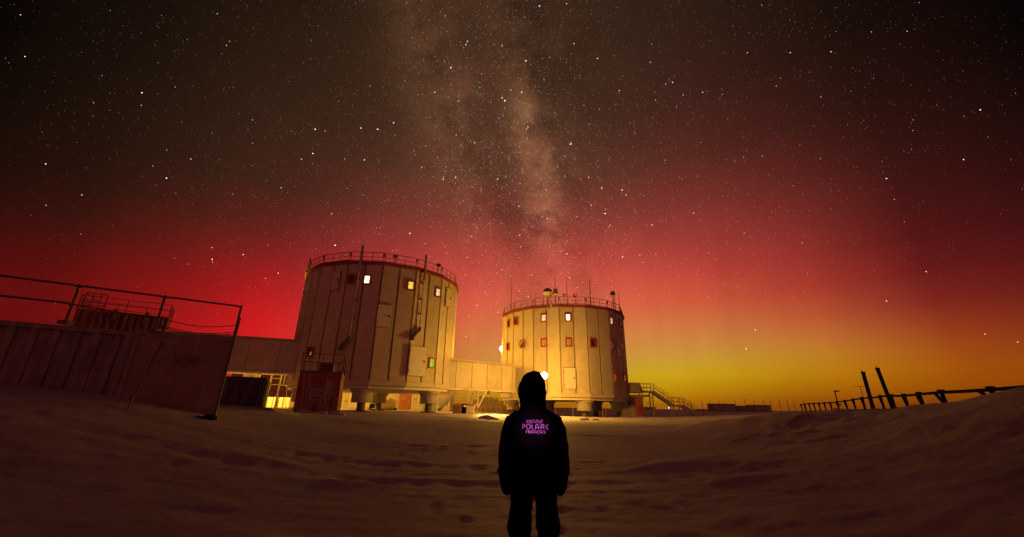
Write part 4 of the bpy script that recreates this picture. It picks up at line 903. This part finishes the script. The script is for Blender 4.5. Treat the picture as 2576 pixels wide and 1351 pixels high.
# raised pipe on bracketed supports
def pipeline():
    spec = [(2576,974,11.5),(2470,982,13),(2363,987.5,15.5),(2310,992,18),(2273,996,20.5),(2229,996,24),(2200,1000,27),(2168,1002,30.5),(2132,1008,35),(2095,1013,40),(2062,1014.5,46),(2030,1016,53),(2012,1019,58)]
    pts = [at(*s) for s in spec]; o = empty('raised_pipe', (pts[3].x, pts[3].y, hgt(pts[3].x, pts[3].y)), 'dark raised pipe on a long line of bracketed posts along the right bank', 'pipe'); O = o.location.copy()
    # resample smoothly
    P = [p-O for p in pts]; dens = []
    for i in range(len(P)-1):
        for t in np.linspace(0, 1, 5)[:-1]: dens.append(P[i].lerp(P[i+1], float(t)))
    dens.append(P[-1]); MB().tube(dens, .055, 8).build('pipe', M['black'], o, True)
    acc = 0; nxt = 1.2
    for i in range(len(dens)-1):
        L = (dens[i+1]-dens[i]).length
        while acc+L >= nxt:
            f = (nxt-acc)/L; p = dens[i].lerp(dens[i+1], f); d = (dens[i+1]-dens[i]); d = Vector((d.x, d.y, 0)).normalized(); g = hgt(p.x+O.x, p.y+O.y)-O.z
            ft = p+Vector((0, 0, -.05)); lo = Vector((p.x, p.y, min(g, p.z-.5)-.15))-d*.18
            m = MB(); m.bar(lo, ft, .10, .09); sp = m.build('support', M['black'], o)
            MB().bar(lo.lerp(ft, .45), ft+d*.5+Vector((0, 0, .02)), .07, .09).build('bracket', M['black'], sp); MB().box(p+Vector((0, 0, .07)), (.15, .15, .06)).build('clamp', M['black'], sp)
            nxt += 3.0
        acc += L
pipeline()
# snow blocks churned up near the light pool
def snow_lumps():
    spots = [(1213,1055,38.8,.38),(1224,1060,37.8,.62),(1238,1064,37,.48),(1470,1060,41,.45),(1497,1062,41,.34),(847,1036,26.3,.5),(762,1044,25.6,.42),(806,1045,25.5,.36)]
    lb = ['smallest lump of churned snow at the edge of the bright light pool', 'largest lump of churned snow before the bright light pool', 'lump of churned snow nearest the camera before the light pool', 'larger of two snow lumps before the right tower drum leg', 'smaller of two snow lumps before the right tower drum leg', 'snow heap at the right corner of the red container', 'snow heap at the left corner of the red container', 'snow heap below the middle of the red container end']
    for k, (u, v, y, r_) in enumerate(spots):
        q = at(u, v, y); g = float(full_h(np.array([q.x]), np.array([y]))[0]); m = MB(); n = 12
        rr = [(random.uniform(-.1, .1)*r_, random.uniform(-.1, .1)*r_, z*r_*.9, a*r_*random.uniform(.85, 1.2), a*r_*random.uniform(.7, 1)) for z, a in ((-.4, 1.2), (0, 1.15), (.3, .95), (.5, .6), (.6, .25))]
        m.rings(rr, n); m.v = [(x+random.uniform(-.1, .1)*r_, y_+random.uniform(-.1, .1)*r_, z+random.uniform(-.08, .08)*r_) for x, y_, z in m.v]
        o = m.build('snow_lump', M['snow'], None, True); o.location = (q.x, y, g); tag(o, lb[k], 'snow lump', 'lumps of churned snow')
snow_lumps()

# ------------------------------------------------------------------ person, seen from behind
def person():
    gx, gy = .228, 4.1; gz = float(full_h(np.array([gx]), np.array([gy]))[0]); base = -.0
    o = empty('person', (gx, gy, gz), 'person seen from behind in a black hooded parka, mittens and navy trousers', 'person'); dz = -gz
    def remesh(ob, vox=.014, disp=.0, sm=4):
        r = ob.modifiers.new('remesh', 'REMESH'); r.mode = 'VOXEL'; r.voxel_size = vox; r.use_smooth_shade = True
        s = ob.modifiers.new('smooth', 'SMOOTH'); s.iterations = sm; s.factor = .6
        if disp:
            t = bpy.data.textures.new('cloth_folds', 'CLOUDS'); t.noise_scale = .11; t.noise_depth = 3
            d = ob.modifiers.new('folds', 'DISPLACE'); d.texture = t; d.strength = disp; d.mid_level = .5; d.texture_coords = 'LOCAL'
    z = lambda q: q+dz
    # body: one continuous figure inside the clothes
    b = MB(); hx = -.008
    b.rings([(hx, .02, z(1.40), .16, .09), (hx, .02, z(1.47), .09, .07), (hx, .03, z(1.52), .062, .065), (hx, .04, z(1.58), .062, .07), (hx, .05, z(1.63), .068, .088), (hx, .045, z(1.70), .076, .10), (hx, .04, z(1.76), .072, .096), (hx, .04, z(1.80), .05, .07), (hx, .04, z(1.82), .02, .03)], 20)
    b.tube([(hx, .125, z(1.70)), (hx, .155, z(1.655)), (hx, .128, z(1.645))], [.012, .017, .013], 8)
    for s in (-1, 1): b.tube([(hx+s*.072, .04, z(1.70)), (hx+s*.083, .03, z(1.665))], [.016, .012], 8)
    b.rings([(0, 0, z(.90), .14, .09), (0, 0, z(1.0), .16, .11), (0, 0, z(1.15), .17, .11), (0, 0, z(1.3), .19, .12), (0, .01, z(1.42), .17, .10)], 20)
    for s in (-1, 1):
        b.tube([(s*.16, .01, z(1.40)), (s*.245, 0, z(1.22)), (s*.262, .01, z(1.05)), (s*.262, .03, z(.9)), (s*.25, .04, z(.82))], [.06, .052, .045, .04, .035], 12)
        b.tube([(s*.09, 0, z(.93)), (s*.112, .01, z(.7)), (s*.10, .01, z(.48)), (s*.10, 0, z(.25)), (s*.10, 0, z(.08)), (s*.10, .10, z(.05))], [.07, .07, .06, .055, .045, .04], 14)
    bo = b.build('body', M['skin'], o); remesh(bo, .012, 0, 2)
    # jacket with sleeves and hood
    j = MB()
    j.rings([(0, 0, z(.86), .215, .15), (0, 0, z(.90), .228, .16), (0, 0, z(.97), .225, .158), (0, 0, z(1.06), .222, .155), (0, 0, z(1.18), .228, .16), (0, .0, z(1.30), .236, .165), (0, .0, z(1.38), .232, .16), (0, .005, z(1.44), .20, .145), (0, .01, z(1.495), .15, .125), (-.004, .01, z(1.53), .125, .12)], 32)
    j.rings([(-.005, .01, z(1.49), .118, .12), (-.006, .01, z(1.54), .126, .125), (-.008, .005, z(1.60), .133, .135), (-.010, .0, z(1.66), .134, .142), (-.010, .0, z(1.72), .127, .142), (-.008, .0, z(1.77), .119, .138), (-.004, 0, z(1.815), .100, .122), (-.001, .005, z(1.845), .074, .095), (.002, .01, z(1.863), .045, .06), (.003, .01, z(1.872), .015, .02)], 28)
    for s in (-1, 1):
        j.tube([(s*.13, .005, z(1.43)), (s*.20, .005, z(1.385)), (s*.238, 0, z(1.30)), (s*.252, -.005, z(1.18)), (s*.258, 0, z(1.07)), (s*.262, .02, z(.99)), (s*.262, .03, z(.965))], [.085, .084, .080, .076, .075, .072, .060], 18)
    jo = j.build('parka', M['cloth'], o); remesh(jo, .010, .032, 4)
    # fur edge of the hood, round the face
    f = MB(); pts = [(-.01+.118*math.sin(a), .125, z(1.685)+.135*math.cos(a)) for a in np.linspace(0, 2*math.pi, 25)]; f.tube(pts, .026, 8, cap=False); fo = f.build('fur_trim', M['fur'], jo, True)
    # fur tufts that break the hood outline
    ft = MB()
    for k in range(60):
        a = random.uniform(0, 2*math.pi); p = Vector((-.01+.125*math.sin(a), .125, z(1.685)+.142*math.cos(a))); d = Vector((math.sin(a), random.uniform(-.3, .6), math.cos(a)+random.uniform(-.4, .4))).normalized(); ft.tube([p, p+d*random.uniform(.015, .04)], [.004, .001], 4)
    ft.build('fur_tufts', M['fur'], fo)
    h = MB(); h.rings([(0, 0, z(.862), .219, .154), (0, 0, z(.878), .226, .159)], 32); h.build('hem_band', M['cloth'], jo, True)
    # trousers
    t = MB(); t.rings([(0, 0, z(.80), .19, .135), (0, 0, z(.86), .20, .14), (0, 0, z(.95), .195, .14)], 28)
    for s in (-1, 1):
        t.tube([(s*.092, 0, z(.90)), (s*.108, 0, z(.80)), (s*.114, 0, z(.70)), (s*.120, 0, z(.60)), (s*.130, .0, z(.53)), (s*.128, 0, z(.49)), (s*.122, 0, z(.455)), (s*.112, 0, z(.38)), (s*.114, 0, z(.26)), (s*.112, 0, z(.18))], [.103, .105, .100, .100, .112, .108, .088, .092, .10, .09], 20)
    to = t.build('trousers', M['trouser'], o); remesh(to, .011, .026, 3)
    for s in (-1, 1):
        m = MB(); cx = s*.262
        m.tube([(cx, .03, z(1.0)), (cx, .035, z(.96)), (cx-s*.002, .04, z(.93)), (cx-s*.006, .045, z(.88)), (cx-s*.012, .05, z(.83)), (cx-s*.018, .055, z(.785)), (cx-s*.02, .058, z(.762))], [.068, .074, .066, .060, .056, .042, .016], 16)
        m.tube([(cx-s*.035, .055, z(.93)), (cx-s*.055, .09, z(.88)), (cx-s*.058, .105, z(.84)), (cx-s*.056, .11, z(.825))], [.03, .027, .021, .009], 10)
        mo = m.build('mitten', M['mitten'], o); remesh(mo, .008, .006, 3)
        c = MB(); c.rings([(cx, .034, z(.955), .077, .078), (cx, .034, z(.985), .079, .08)], 20); c.build('cuff', M['mitten'], mo, True)
        m = MB(); bx = s*.112; m.tube([(bx, 0, z(.30)), (bx, 0, z(.16)), (bx, .01, z(.075))], [.075, .075, .07], 16); m.tube([(bx, -.05, z(.055)), (bx, .06, z(.06)), (bx, .16, z(.05)), (bx, .20, z(.045))], [.055, .06, .05, .03], 14)
        bt = m.build('boot', M['boot'], o); remesh(bt, .01, 0, 2); MB().box((bx, .06, z(.012)), (.12, .31, .03)).build('sole', M['black'], bt)
    # reflective print: strokes on a unit cell (x 0..1, y 0..1)
    def arc(cx, cy, rx, ry, a0, a1, n=14): return [(cx+rx*math.cos(R_(a)), cy+ry*math.sin(R_(a))) for a in np.linspace(a0, a1, n)]
    G = {'I': (.18, [[(.09, 0), (.09, 1)]]),
         'i': (.18, [[(.09, 0), (.09, .68)], [(.09, .88), (.09, 1.0)]]),
         'n': (.66, [[(.08, 0), (.08, 1)], [(.08, .62)]+arc(.33, .62, .25, .36, 180, 0)+[(.58, 0)]]),
         'S': (.62, [arc(.30, .74, .23, .25, 35, 250, 12)+arc(.31, .26, .24, .25, 80, -145, 12)]),
         'T': (.62, [[(.02, .98), (.60, .98)], [(.31, .98), (.31, 0)]]),
         'U': (.70, [[(.08, 1), (.08, .32)]+arc(.35, .32, .27, .31, 180, 360)+[(.62, 1)]]),
         'P': (.62, [[(.08, 0), (.08, .98), (.30, .98)]+arc(.30, .70, .25, .28, 90, -90)+[(.08, .42)]]),
         'O': (.98, [arc(.48, .5, .42, .49, 0, 360, 28)]),
         'L': (.58, [[(.08, 1), (.08, .1), (.14, .02), (.54, .02)]]),
         'A': (.78, [[(.08, 0), (.08, .55)]+arc(.38, .62, .30, .36, 190, -10)+[(.68, 0)], [(.08, .36), (.68, .36)]]),
         'R': (.72, [[(.08, 0), (.08, .98), (.32, .98)]+arc(.32, .72, .25, .26, 90, -90)+[(.08, .46)], [(.34, .46), (.60, 0)]]),
         'E': (.66, [arc(.44, .5, .38, .49, 60, 300, 16), [(.10, .52), (.54, .52)]]),
         'F': (.56, [[(.08, 0), (.08, .98), (.52, .98)], [(.08, .52), (.44, .52)]]),
         'C': (.70, [arc(.44, .5, .38, .49, 55, 305, 16), [(.42, 0), (.46, -.12), (.36, -.2)]])}
    def ribbon(mb, pts, w):
        n = len(mb.v); k = len(pts)
        for i, (x, y) in enumerate(pts):
            x0, y0 = pts[max(i-1, 0)]; x1, y1 = pts[min(i+1, k-1)]; d = Vector((x1-x0, y1-y0)).normalized(); nx, ny = -d.y*w/2, d.x*w/2
            mb.v += [(x-nx, 0, y-ny), (x+nx, 0, y+ny)]
        for i in range(k-1): a = n+2*i; mb.f.append((a, a+1, a+3, a+2))
    def refine(p, step=.012):
        out = []
        for i in range(len(p)-1):
            a, b_ = Vector(p[i]), Vector(p[i+1]); m_ = max(1, int((b_-a).length/step))
            out += [tuple(a.lerp(b_, q/m_)) for q in range(m_)]
        return out+[tuple(p[-1])]
    for word, zc, h, x0, x1 in (('InSTiTUT', 1.404, .025, 1331.5-6.5, 1371.5-6.5), ('POLAiRE', 1.3615, .041, 1315, 1379), ('FRAnCAiS', 1.318, .025, 1323.5, 1371)):
        xa = (x0-1344.5)*.00374; xb = (x1-1344.5)*.00374; gap = .17
        tot = sum(G[c][0] for c in word)+gap*(len(word)-1); sx = (xb-xa)/tot; x = xa
        lo = MB()
        for c in word:
            wd, st = G[c]
            for s in st: ribbon(lo, refine([(x+px*sx, zc-h/2+py*h+dz) for px, py in s]), .0052 if h > .04 else .0042)
            x += (wd+gap)*sx
        lo.v = [(a, -.32, c) for a, b_, c in lo.v]; L_ = lo.build('lettering', M['print'], jo)
        sw = L_.modifiers.new('lay_on_back', 'SHRINKWRAP'); sw.target = jo; sw.wrap_method = 'PROJECT'; sw.use_project_x = False; sw.use_project_y = True; sw.use_project_z = False; sw.use_positive_direction = True; sw.use_negative_direction = True; sw.offset = .004; sw.wrap_mode = 'ABOVE_SURFACE'
        L_['label'] = 'pink reflective line of printed lettering on the back'
    return o
person()
# dim violet head torch worn by the photographer: its narrow beam returns from the reflective print
tl = bpy.data.lights.new('head_torch', 'SPOT'); tl.energy = 520; tl.color = (1, .40, .90); tl.spot_size = R_(6); tl.spot_blend = 1.0; tl.shadow_soft_size = .02
to_ = bpy.data.objects.new('head_torch', tl); COL.objects.link(to_); to_.location = (.05, -.12, 1.72)
to_.rotation_euler = (Vector((.228, 3.95, 1.36))-Vector(to_.location)).to_track_quat('-Z', 'Y').to_euler()
